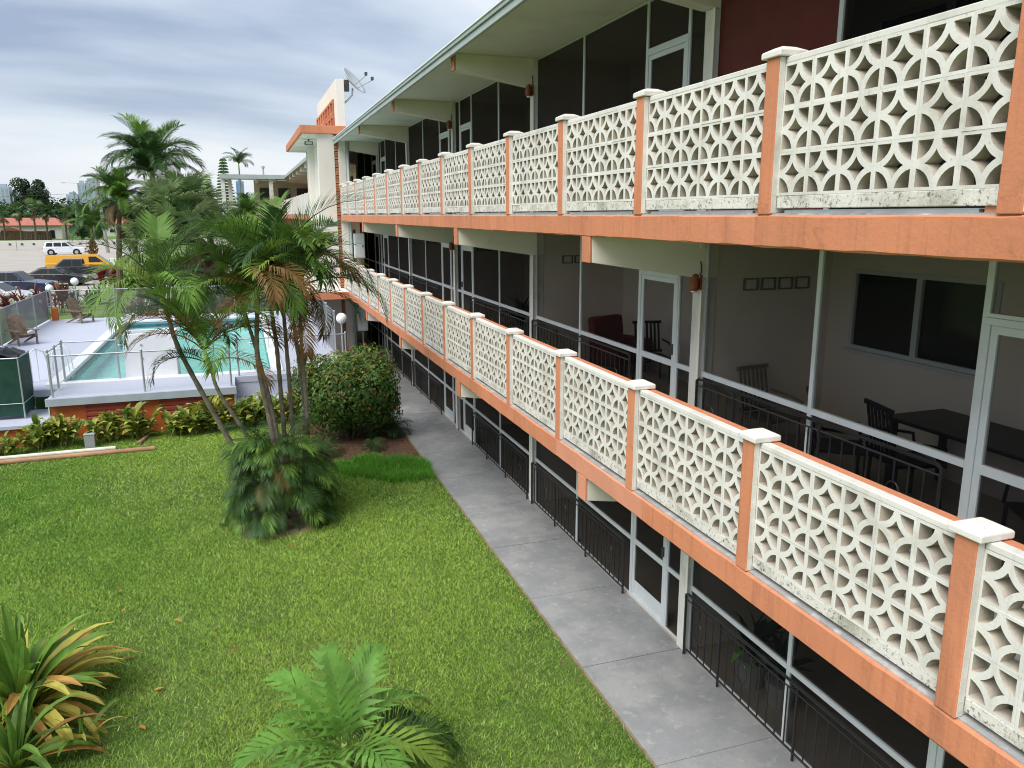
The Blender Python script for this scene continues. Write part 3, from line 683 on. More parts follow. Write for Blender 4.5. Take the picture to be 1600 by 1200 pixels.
w2 = thing('white_terrace_wall', 'low white painted wall right of the orange pool wall, behind the palms', 'wall', (1.2, 24.0, 0))
bx(-0.455, DX1, 24.02, 24.2, GZ, DZ - 0.185).build('wall', deck_m, w2); bx(-0.458, DX1, 23.6, 24.019, GZ, 0.45).build('footing', deck_m, w2, bevel=0.02)
# lower platform at the left with the screened enclosure
lp = thing('equipment_platform', 'low white platform with orange front under the green enclosure', 'platform', (-7.5, 23, 0))
bx(-12, -5.09, 22.05, 23.8, 0.46, 0.56).build('platform_slab', deck_m, lp, bevel=0.01); bx(-12, -5.2, 22.15, 23.8, GZ, 0.459).build('platform_wall', deck_orange, lp)
ge = thing('green_enclosure', 'dark green fabric-screened equipment enclosure with a black tarp on top', 'enclosure', (-6.6, 23.2, 0.56))
green_fab = M('dark_green_windscreen', (0.012, 0.055, 0.038), 0.7, 0.25, 3, 0.3, 60)
hx, hy_ = 0.95, 0.42
for (x0, x1, y0, y1) in ((-hx, hx, -hy_ - 0.012, -hy_), (hx, hx + 0.012, -hy_, hy_ + 0.25), (-hx, hx, hy_ + 0.25, hy_ + 0.262)):
    MB().box(x0, x1, y0, y1, 0.10, 1.58).build('fabric_panel', green_fab, ge, local=True)
for x, y in ((-hx, -hy_), (0, -hy_), (hx, -hy_), (hx, hy_ + 0.25), (-hx, hy_ + 0.25)): MB().tube([(x, y, 0), (x, y, 1.62)], 0.022, 6).build('post', galv, ge, local=True)
MB().tube([(-hx, -hy_ - .02, 1.60), (hx, -hy_ - .02, 1.60), (hx + .02, hy_ + 0.25, 1.60)], 0.018, 6).build('top_rail', galv, ge, local=True)
MB().tube([(-hx, -hy_ - .03, 0.42), (hx + .02, -hy_ - .03, 0.42), (hx + .03, hy_ + .25, 0.42)], 0.008, 5).build('tie_wire', white_metal, ge, local=True)
tp = MB()
for i in range(13):
    for j in range(9):
        x = -hx + 2 * hx * i / 12; y = -hy_ + (2 * hy_ + 0.25) * j / 8
        tp.v.append((x, y, 1.60 + 0.30 * max(0, mnoise.noise(Vector((x * 2.3, y * 3.1, 4.0)))) + 0.12 * math.sin(math.pi * i / 12) + 0.05 * mnoise.noise(Vector((x * 9, y * 9, 0)))))
for i in range(12):
    for j in range(8): tp.f.append((i * 9 + j, (i + 1) * 9 + j, (i + 1) * 9 + j + 1, i * 9 + j + 1))
tp.build('tarp', M('black_crumpled_tarp', (0.02, 0.021, 0.026), 0.5, 0.4, 8, 0.5, 20), ge, local=True, smooth=True)
# the pool
pool = tag(MB().box(PX0 + .05, PX1 - .05, PY0 + .05, PY1 - .05, -0.035, 0.42).box(PX0 - .001, PX0 + 0.05, PY0, PY1, -0.03, DZ - 0.19).box(PX1 - 0.05, PX1 + .001, PY0, PY1, -0.03, DZ - 0.19)
           .box(PX0 + .05, PX1 - .05, PY0, PY0 + 0.05, -0.03, DZ - 0.19).box(PX0 + .05, PX1 - .05, PY1 - 0.05, PY1, -0.03, DZ - 0.19).build('pool_basin', pool_m), kind='structure')
cb = MB(); g = 0.32
cb.box(PX0 - g, PX0 + 0.04, PY0 - g, PY1 + g, DZ - 0.06, DZ + 0.045).box(PX1 - 0.04, PX1 + g, PY0 - g, PY1 + g, DZ - 0.06, DZ + 0.045)
cb.box(PX0 + 0.041, PX1 - 0.041, PY0 - g, PY0 + 0.04, DZ - 0.06, DZ + 0.045).box(PX0 + 0.041, PX1 - 0.041, PY1 - 0.04, PY1 + g, DZ - 0.06, DZ + 0.045)
cb.build('coping', coping_m, pool, bevel=0.02)
tl = MB()                                                   # tile band at the waterline
tl.box(PX0 + 0.051, PX0 + 0.056, PY0 + .06, PY1 - .06, 0.78, 0.95).box(PX0 + .06, PX1 - .06, PY1 - 0.056, PY1 - 0.051, 0.78, 0.95).box(PX1 - 0.056, PX1 - 0.051, PY0 + .06, PY1 - .06, 0.78, 0.95)
tl.build('tile_band', M('dark_teal_tile', (0.05, 0.16, 0.19), 0.3, 0.3, 6), pool)
# open-topped white masonry box at the near edge of the pool

pb = thing('pump_box', 'white open-topped masonry box standing in the near end of the pool', 'box', (-2.75, 25.0, DZ))
for a in ((-3.45, -2.05, 24.72, 24.80), (-3.45, -2.05, 25.62, 25.70), (-3.45, -3.37, 24.801, 25.619), (-2.13, -2.05, 24.801, 25.619)): bx(a[0], a[1], a[2], a[3], 0.0, DZ + 1.30).build('wall', coping_m, pb, bevel=0.015)
for zq in (0.55, 0.95): bx(-3.0, -2.95, 24.70, 24.719, DZ + zq, DZ + zq + 0.06).build('vent_hole', deck_edge_m, pb)
# water
wm = bpy.data.materials.new('pool_water'); wm.use_nodes = True; N = wm.node_tree.nodes; L = wm.node_tree.links; N.remove(N['Principled BSDF'])
tr_ = N.new('ShaderNodeBsdfTransparent'); tr_.inputs[0].default_value = (0.88, 1.0, 0.99, 1); gl = N.new('ShaderNodeBsdfGlossy'); gl.inputs['Roughness'].default_value = 0.03
fr_ = N.new('ShaderNodeFresnel'); fr_.inputs[0].default_value = 1.33; ms = N.new('ShaderNodeMixShader'); bp = N.new('ShaderNodeBump'); bp.inputs['Strength'].default_value = 0.5; bp.inputs['Distance'].default_value = 0.06
nn = N.new('ShaderNodeTexNoise'); nn.inputs['Scale'].default_value = 2.2; nn.inputs['Detail'].default_value = 3; ge_ = N.new('ShaderNodeNewGeometry'); L.new(ge_.outputs['Position'], nn.inputs['Vector']); L.new(nn.outputs[0], bp.inputs['Height'])
L.new(bp.outputs[0], gl.inputs['Normal']); L.new(bp.outputs[0], fr_.inputs['Normal']); L.new(fr_.outputs[0], ms.inputs[0]); L.new(tr_.outputs[0], ms.inputs[1]); L.new(gl.outputs[0], ms.inputs[2]); L.new(ms.outputs[0], N['Material Output'].inputs[0])
wt = MB().add([(PX0 + .051, PY0 + .051, 0.90), (PX1 - .051, PY0 + .051, 0.90), (PX1 - .051, PY1 - .051, 0.90), (PX0 + .051, PY1 - .051, 0.90)], [(0, 1, 2, 3)])
tag(wt.build('pool_water', wm), kind='structure')
# pool ladder and hand rails
def ladder(x, y, rz, lab):
    t = thing('pool_ladder', lab, 'ladder', (x, y, DZ + 0.045), rz)
    for s_ in (-0.25, 0.25): MB().tube([(0.45, s_, 0), (0.42, s_, 0.55), (0.30, s_, 0.72), (0.12, s_, 0.74), (-0.02, s_, 0.6), (-0.08, s_, 0.1), (-0.08, s_, -0.9)], 0.022, 8).build('rail', white_metal, t, local=True, smooth=True)
    for q in range(3): MB().box(-0.13, -0.03, -0.24, 0.24, -0.75 + 0.28 * q, -0.72 + 0.28 * q).build('tread', white_metal, t, local=True)
ladder(0.70, 29.0, 0, 'white metal pool ladder on the right edge of the pool')
ladder(-5.25, 26.4, R(180), 'white metal pool ladder on the left edge of the pool')
def hand_rail(x, y, lab):
    t = thing('pool_handrail', lab, 'handrail', (x, y, DZ)); MB().tube([(0, 0, 0), (0, 0, 0.85), (0.1, 0.15, 0.95), (0.25, 0.5, 0.8), (0.3, 0.7, 0.3), (0.3, 0.7, 0.005)], 0.022, 8).build('rail', white_metal, t, local=True, smooth=True)
    MB().tube([(0.13, 0.2, 0.0), (0.13, 0.2, 0.9)], 0.018, 6).build('strut', white_metal, t, local=True)
hand_rail(2.55, 28.3, 'white curved handrail beside the tower fence')
hand_rail(-5.9, 25.0, 'white curved handrail beside the green enclosure')
for i, (x, y) in enumerate(((-4.6, 32.6), (-4.35, 32.7), (0.1, 31.5))):
    t = thing('pool_float', ('left small blue float on the pool water', 'right small blue float on the pool water', 'small blue float on the water near the right pool edge')[i], 'float', (x, y, 0.90), 0, 'blue floats on the pool')
    MB().sphere((0, 0, 0.03), 0.09, 10, 6).build('ball', M('blue_float_plastic_%d' % i, (0.03, 0.10, 0.30), 0.4), t, local=True, smooth=True); MB().torus((0, 0, 0.03), 0.11, 0.11, 0.018, 'z', 12, 5).build('collar', white_metal, t, local=True)

# ------------------------------------------------------------------ chain-link fences
def fence(name, lab, pts, z, h, mat, step=2.4, group=None, mid=False):
    t = thing(name, lab, 'fence', (pts[0][0], pts[0][1], z), 0, group)
    for (xa, ya), (xb, yb) in zip(pts[:-1], pts[1:]):
        Ls = math.hypot(xb - xa, yb - ya); n = max(1, round(Ls / step))
        for i in range(n + 1):
            x, y = xa + (xb - xa) * i / n, ya + (yb - ya) * i / n
            p = MB().tube([(x, y, z), (x, y, z + h)], 0.028, 8).build('post', galv, t); MB().sphere((x, y, z + h + 0.015), 0.036, 8, 5).build('post_cap', galv, p)
        MB().tube([(xa, ya, z + h - 0.03), (xb, yb, z + h - 0.03)], 0.02, 6).build('top_rail', galv, t)
        if mid: MB().tube([(xa, ya, z + 0.08), (xb, yb, z + 0.08)], 0.006, 5).build('tension_wire', galv, t)
        MB().add([(xa, ya, z + 0.05), (xb, yb, z + 0.05), (xb, yb, z + h - 0.04), (xa, ya, z + h - 0.04)], [(0, 1, 2, 3)]).build('chain_link', mat, t)
    return t
fence('chain_link_fence', 'low chain-link fence along the front edge of the pool deck', [(-4.95, 22.72), (-0.55, 22.72)], DZ + 0.001, 1.12, chain_m)
fence('chain_link_fence', 'chain-link fence between the palms and the pool, on the white terrace wall', [(-0.35, 24.12), (2.8, 24.12)], DZ + 0.001, 1.12, chain_m, mid=True)
fence('chain_link_fence', 'short chain-link gate section running back beside the green enclosure', [(-5.0, 22.9), (-5.0, 24.6)], DZ + 0.046, 1.15, chain_m, 0.8)
fence('chain_link_fence', 'weathered grey chain-link fence along the left side of the pool deck', [(-8.5, 30.0), (-8.5, 40.3)], DZ + 0.001, 1.35, chain_dense)
fence('chain_link_fence', 'chain-link fence across the far end of the pool deck', [(-8.4, 40.35), (2.1, 40.35)], DZ + 0.001, 1.35, chain_m)
fence('chain_link_fence', 'grey chain-link fence on the right side of the pool deck beneath the lower canopy', [(2.75, 26.5), (2.75, 39.5)], DZ + 0.001, 1.5, chain_dense)
fence('chain_link_fence', 'short chain-link section behind the front fence, over the left corner of the pool', [(-5.0, 24.62), (-3.6, 24.62)], DZ + 0.046, 1.15, chain_m, 1.4)
gp = bx(-8.35, -8.1, 40.0, 40.2, DZ, DZ + 0.55); o = gp.build('gate_pier', deck_orange, None, bevel=0.01); tag(o, 'short orange pier at the far left corner of the pool deck', 'pier')
# globe lamps
def globe_lamp(x, y, z, h, lab):
    t = thing('globe_lamp', lab, 'lamp post', (x, y, z), 0, 'white globe lamps around the pool')
    MB().lathe([(0.09, 0), (0.09, 0.03), (0.035, 0.05), (0.032, h - 0.22), (0.07, h - 0.2), (0.07, h - 0.17)], 10).build('post', galv, t, local=True)
    MB().sphere((0, 0, h - 0.01), 0.175, 16, 10).build('globe', globe_m, t, local=True, smooth=True)
globe_lamp(2.92, 26.0, DZ, 1.35, 'white globe lamp post beside the tower and the round bush')
globe_lamp(-7.45, 41.0, gz2(41), 2.75, 'taller white globe lamp behind the wooden chair at the far fence')
globe_lamp(-8.55, 41.2, gz2(41), 2.45, 'white globe lamp at the far left corner of the pool deck')
# adirondack chairs
def adirondack(x, y, z, rz, lab, mat):
    t = thing('adirondack_chair', lab, 'chair', (x, y, z), rz, 'slatted wooden chairs on the pool deck')
    for s_ in (-0.33, 0.33):
        MB().prism([(0.30, 0), (0.38, 0), (0.38, 0.52), (0.30, 0.52)], 'y', s_ - 0.02, s_ + 0.02).build('leg', mat, t, local=True)
        MB().prism([(-0.55, 0), (-0.45, 0), (0.38, 0.30), (0.38, 0.38), (0.30, 0.38)], 'y', s_ * 0.88 - 0.018, s_ * 0.88 + 0.018).build('leg', mat, t, local=True)
        MB().box(-0.40, 0.45, s_ - 0.07, s_ + 0.07, 0.521, 0.545).build('armrest', mat, t, local=True)
    for i in range(5):
        a = 0.36 - 0.115 * i; MB().box(a - 0.05, a + 0.05, -0.30, 0.30, 0.385 - 0.035 * i, 0.405 - 0.035 * i).build('seat_slat', mat, t, local=True)
    for i in range(6):
        yy_ = -0.25 + 0.1 * i; hh = 0.72 + 0.16 * math.cos((i - 2.5) / 2.5 * 1.3)
        MB().prism([(-0.16, 0.22), (-0.14, 0.22), (-0.14 - 0.36 * hh, 0.22 + hh), (-0.16 - 0.36 * hh, 0.22 + hh)], 'y', yy_ - 0.045, yy_ + 0.045).build('back_slat', mat, t, local=True)
    return t
wood_w = M('weathered_grey_brown_wood', (0.20, 0.15, 0.11), 0.85, 0.3, 6)
adirondack(-7.0, 39.0, DZ, R(-35), 'weathered brown adirondack chair at the far end of the pool deck', wood_w)
adirondack(-7.9, 32.9, DZ, R(-50), 'weathered brown adirondack chair behind the green enclosure', wood_w)
adirondack(2.0, 39.3, DZ, R(-110), 'dark blue chair at the far right corner of the pool deck', M('navy_chair_paint', (0.03, 0.05, 0.12), 0.6))
# pipes and utility box on the lawn
def pipe(x0, y0, x1, y1, r, mat, lab):
    t = thing('pipe', lab, 'pipe', ((x0 + x1) / 2, (y0 + y1) / 2, GZ + 0.01))
    L_ = math.hypot(x1 - x0, y1 - y0); a = math.atan2(y1 - y0, x1 - x0); t.rotation_euler = (0, 0, a)
    k = 14; prof = [(r, -L_ / 2), (r, L_ / 2), (r * 0.82, L_ / 2), (r * 0.82, L_ / 2 - 0.2)]
    MB().lathe(prof, 12, (0, 0, r), axis='x').build('barrel', mat, t, local=True, smooth=False)
    MB().lathe([(r * 1.12, -L_ / 2 + 0.0), (r * 1.12, -L_ / 2 + 0.16)], 12, (0, 0, r * 1.12), axis='x').build('socket', mat, t, local=True)
pipe(-7.2, 20.98, -3.35, 21.08, 0.055, M('white_pvc', (0.72, 0.68, 0.6), 0.5, 0.15, 3, stain=((0.5, 0.35, 0.25), 2, 0.5, 0.7, 0.6)), 'white plastic pipe lying on the lawn beside the longer tan pipe')
pipe(-7.4, 20.62, -2.42, 20.72, 0.06, M('tan_clay_pipe', (0.42, 0.235, 0.135), 0.7, 0.2, 2), 'long tan pipe lying on the lawn in front of the pool wall plants')
pipe(-2.85, 21.3, -2.72, 22.0, 0.05, M('brown_clay_pipe', (0.34, 0.2, 0.13), 0.7, 0.2, 2), 'short brown pipe end poking out of the plants')
ub = thing('utility_box', 'small grey utility box standing among the plants by the pool wall', 'utility box', (-3.98, 21.5, GZ))
MB().box(-0.12, 0.12, -0.09, 0.09, 0, 0.36).build('body', M('grey_plastic', (0.30, 0.33, 0.33), 0.6), ub, local=True, bevel=0.015); MB().box(-0.13, 0.13, -0.10, 0.10, 0.361, 0.39).build('lid', M('grey_plastic_lid', (0.36, 0.39, 0.39), 0.6), ub, local=True, bevel=0.01)

# ------------------------------------------------------------------ plants: builders
def frond_mb(L, a0, a1, n, ll, lw, vee=0.35, droop=0.5, pet=0.14, rg=None, sway=0.0, wide_ang=62, tip_ang=22, curl=1.3):
    """a feather frond: arching midrib and paired leaflets, base at the origin, growing along +x"""
    rg = rg or rnd; mb = MB(); K = 14; pts = [Vector((0, 0, 0))]; tans = []
    for i in range(K):
        s = (i + 0.5) / K; a = a0 + (a1 - a0) * s ** curl; h = sway * s
        t = Vector((math.cos(a) * math.cos(h), math.cos(a) * math.sin(h), math.sin(a))); tans.append(t); pts.append(pts[-1] + t * L / K)
    mb.tube(pts[::2] if K % 2 == 0 else pts, [0.016 * L * (1 - 0.85 * i / (K // 2)) * 0.6 + 0.002 for i in range(K // 2 + 1)], 4)
    for i in range(n):
        u = i / (n - 1); s = pet + (1 - pet) * u * 0.985; q = min(K - 1, int(s * K)); t = tans[q]
        p = pts[q] + t * (s * K - q) * L / K
        side = Vector((0, 0, 1)).cross(t); side = side.normalized() if side.length > 1e-3 else Vector((0, 1, 0)); nrm = t.cross(side)
        for sg in (-1, 1):
            ang = R(wide_ang + (tip_ang - wide_ang) * u) * rg.uniform(0.9, 1.1)
            ln = ll * (0.45 + 0.55 * math.sin(math.pi * (0.12 + 0.78 * u)) ** 0.7) * rg.uniform(0.85, 1.1) * (1.0 if u < 0.9 else 0.8)
            d = t * math.cos(ang) + side * sg * math.sin(ang) * math.cos(vee) + nrm * math.sin(vee) * math.sin(ang)
            d.normalize(); w = nrm.cross(d); w = (w.normalized() if w.length > 1e-3 else t) * lw * 0.5
            m = p + d * ln * 0.5; d2 = (d + Vector((0, 0, -1)) * droop * rg.uniform(0.7, 1.3)).normalized(); e_ = m + d2 * ln * 0.5
            mb.add([p - w * 0.35, p + w * 0.35, m + w, m - w, e_], [(0, 1, 2, 3), (3, 2, 4)])
    return mb
def fan_mb(Rr, n, pet, rg):
    """a fan frond: petiole and radiating drooping blades"""
    mb = MB(); mb.tube([(0, 0, 0), (pet * 0.5, 0, 0.05), (pet, 0, 0)], [0.02, 0.016, 0.012], 4)
    for i in range(n):
        a = R(-125 + 250 * i / (n - 1)) + rg.uniform(-0.04, 0.04); d = Vector((math.cos(a), math.sin(a), rg.uniform(-0.05, 0.12))).normalized(); ln = Rr * rg.uniform(0.85, 1.08) * (0.75 + 0.25 * math.cos(a / 1.4))
        w = Vector((-math.sin(a), math.cos(a), 0)) * Rr * 0.034; p = Vector((pet, 0, 0)); m = p + d * ln * 0.55; e_ = m + (d + Vector((0, 0, -rg.uniform(0.5, 1.2)))).normalized() * ln * 0.45
        mb.add([p - w * 0.2, p + w * 0.2, m + w, m - w, e_], [(0, 1, 2, 3), (3, 2, 4)])
    return mb
def strap_mb(L, w, a0, a1, rg, fold=0.25, K=6, wave=0.0):
    mb = MB(); p = Vector((0, 0, 0)); prev = None
    for i in range(K + 1):
        s = i / K; a = a0 + (a1 - a0) * s ** 1.4; t = Vector((math.cos(a), 0, math.sin(a))); hw = w * 0.5 * (0.35 + 0.65 * math.sin(math.pi * min(1, 0.15 + 0.75 * s))) * (1 if s < 0.98 else 0.08)
        nrm = Vector((-math.sin(a), 0, math.cos(a))); wv = wave * math.sin(s * 9 + rg.random()) * w
        mb.v += [tuple(p + Vector((0, -hw, 0)) + nrm * (fold * hw + wv)), tuple(p), tuple(p + Vector((0, hw, 0)) + nrm * (fold * hw - wv))]
        if i: b = 3 * i; mb.f += [(b - 3, b - 2, b + 1, b), (b - 2, b - 1, b + 2, b + 1)]
        p = p + t * L / K
    return mb
def crown(parent, centre, variants, n, rg, pitch=(-0.15, 0.5), scale=(0.85, 1.1), az0=0.0, name='frond'):
    for i in range(n):
        me = rg.choice(variants); az = az0 + 2 * math.pi * (i * 0.382 + rg.uniform(-0.05, 0.05)); pt = rg.uniform(*pitch)
        inst(name, me, parent, centre, Euler((rg.uniform(-0.35, 0.35), -pt, az)), rg.uniform(*scale))
def trunk_mb(pts, r0, r1, rings=0, n=9, rg=rnd):
    """smooth tapered trunk through control points with raised leaf-scar rings"""
    P = [Vector(p) for p in pts]; K = max(10, rings * 2); out = []; rad = []
    for i in range(K + 1):
        s = i / K * (len(P) - 1); q = min(len(P) - 2, int(s)); u = s - q
        p0, p1, p2, p3 = P[max(q - 1, 0)], P[q], P[q + 1], P[min(q + 2, len(P) - 1)]
        out.append(0.5 * ((2 * p1) + (p2 - p0) * u + (2 * p0 - 5 * p1 + 4 * p2 - p3) * u * u + (3 * p1 - p0 - 3 * p2 + p3) * u ** 3))
        rad.append((r0 + (r1 - r0) * i / K) * ((1.13 if i % 2 else 0.95) if rings else 1))
    return MB().tube(out, rad, n)
def hair_colours(n, base, spread, seed):
    g = np.random.default_rng(seed); c = np.array(base)[None, :] * (1 + g.uniform(-spread, spread, (n, 1))) ; c[:, 0] *= 1 + g.uniform(-spread, spread, n) * 0.6; return np.clip(c, 0.003, 1)
def np_mesh(name, verts, faces_k, cols, mat):
    """verts (n,3); faces as a flat array of k-gons; cols per vertex"""
    me = bpy.data.meshes.new(name); nf, k = faces_k.shape
    me.vertices.add(len(verts)); me.vertices.foreach_set('co', verts.astype(np.float32).ravel())
    me.loops.add(nf * k); me.loops.foreach_set('vertex_index', faces_k.astype(np.int32).ravel())
    me.polygons.add(nf); me.polygons.foreach_set('loop_start', np.arange(0, nf * k, k, dtype=np.int32)); me.polygons.foreach_set('loop_total', np.full(nf, k, dtype=np.int32))
    if cols is not None:
        at_ = me.color_attributes.new('Col', 'FLOAT_COLOR', 'POINT'); at_.data.foreach_set('color', np.concatenate([cols, np.ones((len(cols), 1))], 1).astype(np.float32).ravel())
    me.materials.append(mat); me.update(); me.validate(); return me
def leaf_cloud(name, centres, normals, length, width, cols, mat, seed):
    """diamond leaves, folded on the midrib, scattered at the centres"""
    g = np.random.default_rng(seed); n = len(centres)
    t = g.normal(size=(n, 3)); t -= (t * normals).sum(1, keepdims=True) * normals; t[:, 2] -= 0.35; t /= np.linalg.norm(t, axis=1, keepdims=True) + 1e-9
    b = np.cross(normals, t); b /= np.linalg.norm(b, axis=1, keepdims=True) + 1e-9
    L_ = (length * g.uniform(0.65, 1.25, n))[:, None]; W_ = (width * g.uniform(0.7, 1.2, n))[:, None]
    v = np.empty((n, 4, 3)); v[:, 0] = centres - t * L_ * 0.5; v[:, 2] = centres + t * L_ * 0.5; v[:, 1] = centres + b * W_ * 0.5 + normals * W_ * 0.15; v[:, 3] = centres - b * W_ * 0.5 + normals * W_ * 0.15
    idx = np.arange(n * 4).reshape(n, 4); f = np.concatenate([idx[:, [0, 1, 2]], idx[:, [0, 2, 3]]])
    return np_mesh(name, v.reshape(-1, 3), f, np.repeat(cols, 4, 0), mat)
def blob_points(n, centre, rx, ry, rz, seed, lumps=22, shell=0.62, flat=0.0):
    """points through the outer volume of a lumpy crown, with outward normals"""
    g = np.random.default_rng(seed); u = g.normal(size=(lumps, 3)); u /= np.linalg.norm(u, axis=1, keepdims=True)
    if flat: u[:, 2] = np.abs(u[:, 2]) * (1 - flat) + u[:, 2] * flat
    lc = u * np.array([rx, ry, rz]) * g.uniform(0.45, 0.78, (lumps, 1)); lr = g.uniform(0.28, 0.46, lumps) * (rx * ry * rz) ** (1 / 3)
    k = g.integers(0, lumps, n); d = g.normal(size=(n, 3)); d /= np.linalg.norm(d, axis=1, keepdims=True)
    p = lc[k] + d * (lr[k] * g.uniform(shell, 1.0, n) ** 0.5)[:, None]
    nn_ = d + 0.5 * p / (np.linalg.norm(p, axis=1, keepdims=True) + 1e-6); nn_ += g.normal(size=nn_.shape) * 0.35; nn_ /= np.linalg.norm(nn_, axis=1, keepdims=True)
    return p + np.array(centre), nn_
rg = random.Random(21)
areca_v = [frond_mb(2.05, R(a), R(b), 36, 0.64, 0.034, v, d, 0.16, rg, s).mesh('frond', frond_g, False) for a, b, v, d, s in ((72, -15, 0.55, 0.40, 0.1), (62, -45, 0.4, 0.6, -0.15), (80, 10, 0.65, 0.3, 0.0), (50, -60, 0.3, 0.8, 0.1))]
def recol(meshes, mat):
    out = []
    for m in meshes: c = m.copy(); c.materials[0] = mat; out.append(c)
    return out
areca_y = recol(areca_v[:3], frond_y); areca_b = recol(areca_v[1:4:2], frond_b); areca_d = recol(areca_v, frond_d)
skirt_v = [frond_mb(1.0, R(a), R(b), 20, 0.42, 0.024, 0.12, 0.7, 0.22, rg, 0.1).mesh('frond', frond_d, False) for a, b in ((55, -45), (40, -70), (65, -25))]
skirt_g = recol(skirt_v, frond_g); skirt_b = recol(skirt_v[1:2], frond_b)

# ------------------------------------------------------------------ the palm clump in the lawn
pc = (0.38, 15.05)
P = thing('areca_palm', 'tall clump of areca palms with thin ringed trunks and a leafy skirt on the lawn', 'palm tree', (pc[0], pc[1], GZ))
TR = [((-0.15, 0.10, 0), (-0.85, 0.1, 1.6), (-1.55, 0.1, 3.3), (-1.72, 0.1, 4.05), 0.062), ((-0.1, -0.1, 0), (-0.45, -0.1, 1.5), (-0.95, -0.2, 2.6), (-1.05, -0.2, 3.0), 0.05),
      ((0.05, -0.2, 0), (-0.08, -0.15, 1.7), (-0.25, -0.1, 3.1), (-0.20, 0.0, 4.05), 0.065), ((0.12, 0.15, 0), (0.0, 0.3, 1.7), (-0.25, 0.5, 3.2), (-0.38, 0.6, 3.75), 0.055),
      ((0.2, 0.35, 0), (0.15, 0.5, 1.7), (0.12, 0.55, 3.2), (0.05, 0.6, 4.2), 0.058), ((0.3, 0.5, 0), (0.32, 0.6, 1.8), (0.30, 0.6, 3.3), (0.28, 0.6, 4.35), 0.055),
      ((0.42, 0.5, 0), (0.58, 0.7, 1.8), (0.52, 0.9, 3.2), (0.42, 0.95, 4.2), 0.058), ((0.5, 0.3, 0), (0.60, 0.4, 1.8), (0.58, 0.5, 3.2), (0.60, 0.5, 4.0), 0.052)]
for i, (a, b, c, d, r_) in enumerate(TR):
    r_ *= 0.86
    trunk_mb([a, b, c, d], r_, r_ * 0.66, 16).build('trunk', bark_grey, P, local=True)
    top = Vector(d); dirv = (Vector(d) - Vector(c)).normalized()
    MB().tube([top - dirv * 0.05, top + dirv * 0.18, top + dirv * 0.5], [r_ * 0.75, r_ * 1.0, r_ * 0.45], 8).build('crownshaft', shaft_m, P, local=True, smooth=True)
    c0 = top + dirv * 0.42
    n_ = (10, 10, 11, 11, 11, 11, 12, 11)[i]; sc = (0.86, 0.82, 0.85, 0.75, 0.85, 0.95, 1.0, 0.92)[i]
    for j in range(n_):
        rr_ = rg.random(); pool_ = areca_b if rr_ < 0.09 else (areca_y if rr_ < 0.26 else (areca_d if rr_ < 0.5 else areca_v))
        inst('frond', rg.choice(pool_), P, c0, Euler((rg.uniform(-0.3, 0.3), rg.uniform(-0.12, 0.42) , i * 0.7 + 2 * math.pi * (j / n_ + rg.uniform(-0.05, 0.05)))), sc * rg.uniform(0.85, 1.1))
    inst('frond', rg.choice(areca_y), P, c0, Euler((0, -0.2, rg.uniform(0, 6.28))), sc * 0.72)          # young upright spear leaf
    for j in range(3): inst('frond', rg.choice(areca_b if rg.random() < 0.3 else areca_d), P, c0 - dirv * 0.25, Euler((rg.uniform(-.3, .3), rg.uniform(0.55, 0.95), rg.uniform(0, 6.28))), sc * rg.uniform(0.55, 0.8))
    if i % 2 == 0: MB().tube([top - dirv * 0.1, top - dirv * 0.1 + Vector((0.15, -0.12, -0.05)), top - dirv * 0.3 + Vector((0.3, -0.2, -0.45))], [0.012, 0.01, 0.004], 5).build('flower_stalk', frond_y, P, local=True)
for j in range(260):
    u = rg.random(); az = rg.uniform(0, 2 * math.pi); h = 0.12 + 1.65 * u; rad = 0.46 * math.sqrt(max(0.05, 1 - (h / 2.1) ** 2))
    pool_ = skirt_b if rg.random() < 0.05 else (skirt_g if rg.random() < 0.42 else skirt_v)
    inst('frond', rg.choice(pool_), P, (math.cos(az) * rad, math.sin(az) * rad - 0.1, h * 0.9), Euler((rg.uniform(-0.3, 0.3), rg.uniform(-0.25, 0.65) - 0.5 * (u - 0.5), az + rg.uniform(-0.4, 0.4))), rg.uniform(0.5, 0.82))
ring = tag(MB().lathe([(0.98, -0.01), (0.88, 0.012), (0.4, 0.03)], 40, (pc[0], pc[1] - 0.05, GZ + 0.02)).build('soil_ring', dirt_m), kind='structure')

# ------------------------------------------------------------------ round flowering bush
Bs = thing('flowering_bush', 'large round dark green bush with small orange flowers beside the walkway', 'bush', (2.38, 20.35, GZ))
g = np.random.default_rng(5); n = 26000
p_, n_ = blob_points(n, (0, 0, 1.22), 1.56, 1.28, 1.30, 11, 80, 0.55)
ok = p_[:, 2] > 0.06; p_, n_ = p_[ok], n_[ok]
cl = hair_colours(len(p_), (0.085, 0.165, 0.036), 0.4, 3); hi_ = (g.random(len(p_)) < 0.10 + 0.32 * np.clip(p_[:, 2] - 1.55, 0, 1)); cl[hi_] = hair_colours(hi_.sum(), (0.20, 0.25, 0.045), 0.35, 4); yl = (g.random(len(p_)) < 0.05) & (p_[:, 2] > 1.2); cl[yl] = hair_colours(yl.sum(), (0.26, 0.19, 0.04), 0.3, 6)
me = leaf_cloud('foliage', p_, n_, 0.115, 0.058, cl, attr_leaf, 8); inst('foliage', me, Bs)
for i in range(9):
    a = i * 0.7; MB().tube([(0.2 * math.cos(a), 0.2 * math.sin(a), 0), (0.5 * math.cos(a), 0.45 * math.sin(a), 0.7), (0.9 * math.cos(a), 0.8 * math.sin(a), 1.5)], [0.03, 0.022, 0.01], 5).build('stem', bark_brown, Bs, local=True)
fm = MB(); k = 0
sel = [i for i in range(len(p_)) if p_[i][2] > 0.9 and n_[i][1] < 0.25 and np.linalg.norm((p_[i] - np.array([0, 0, 1.22])) / np.array([1.5, 1.25, 1.28])) > 0.86]
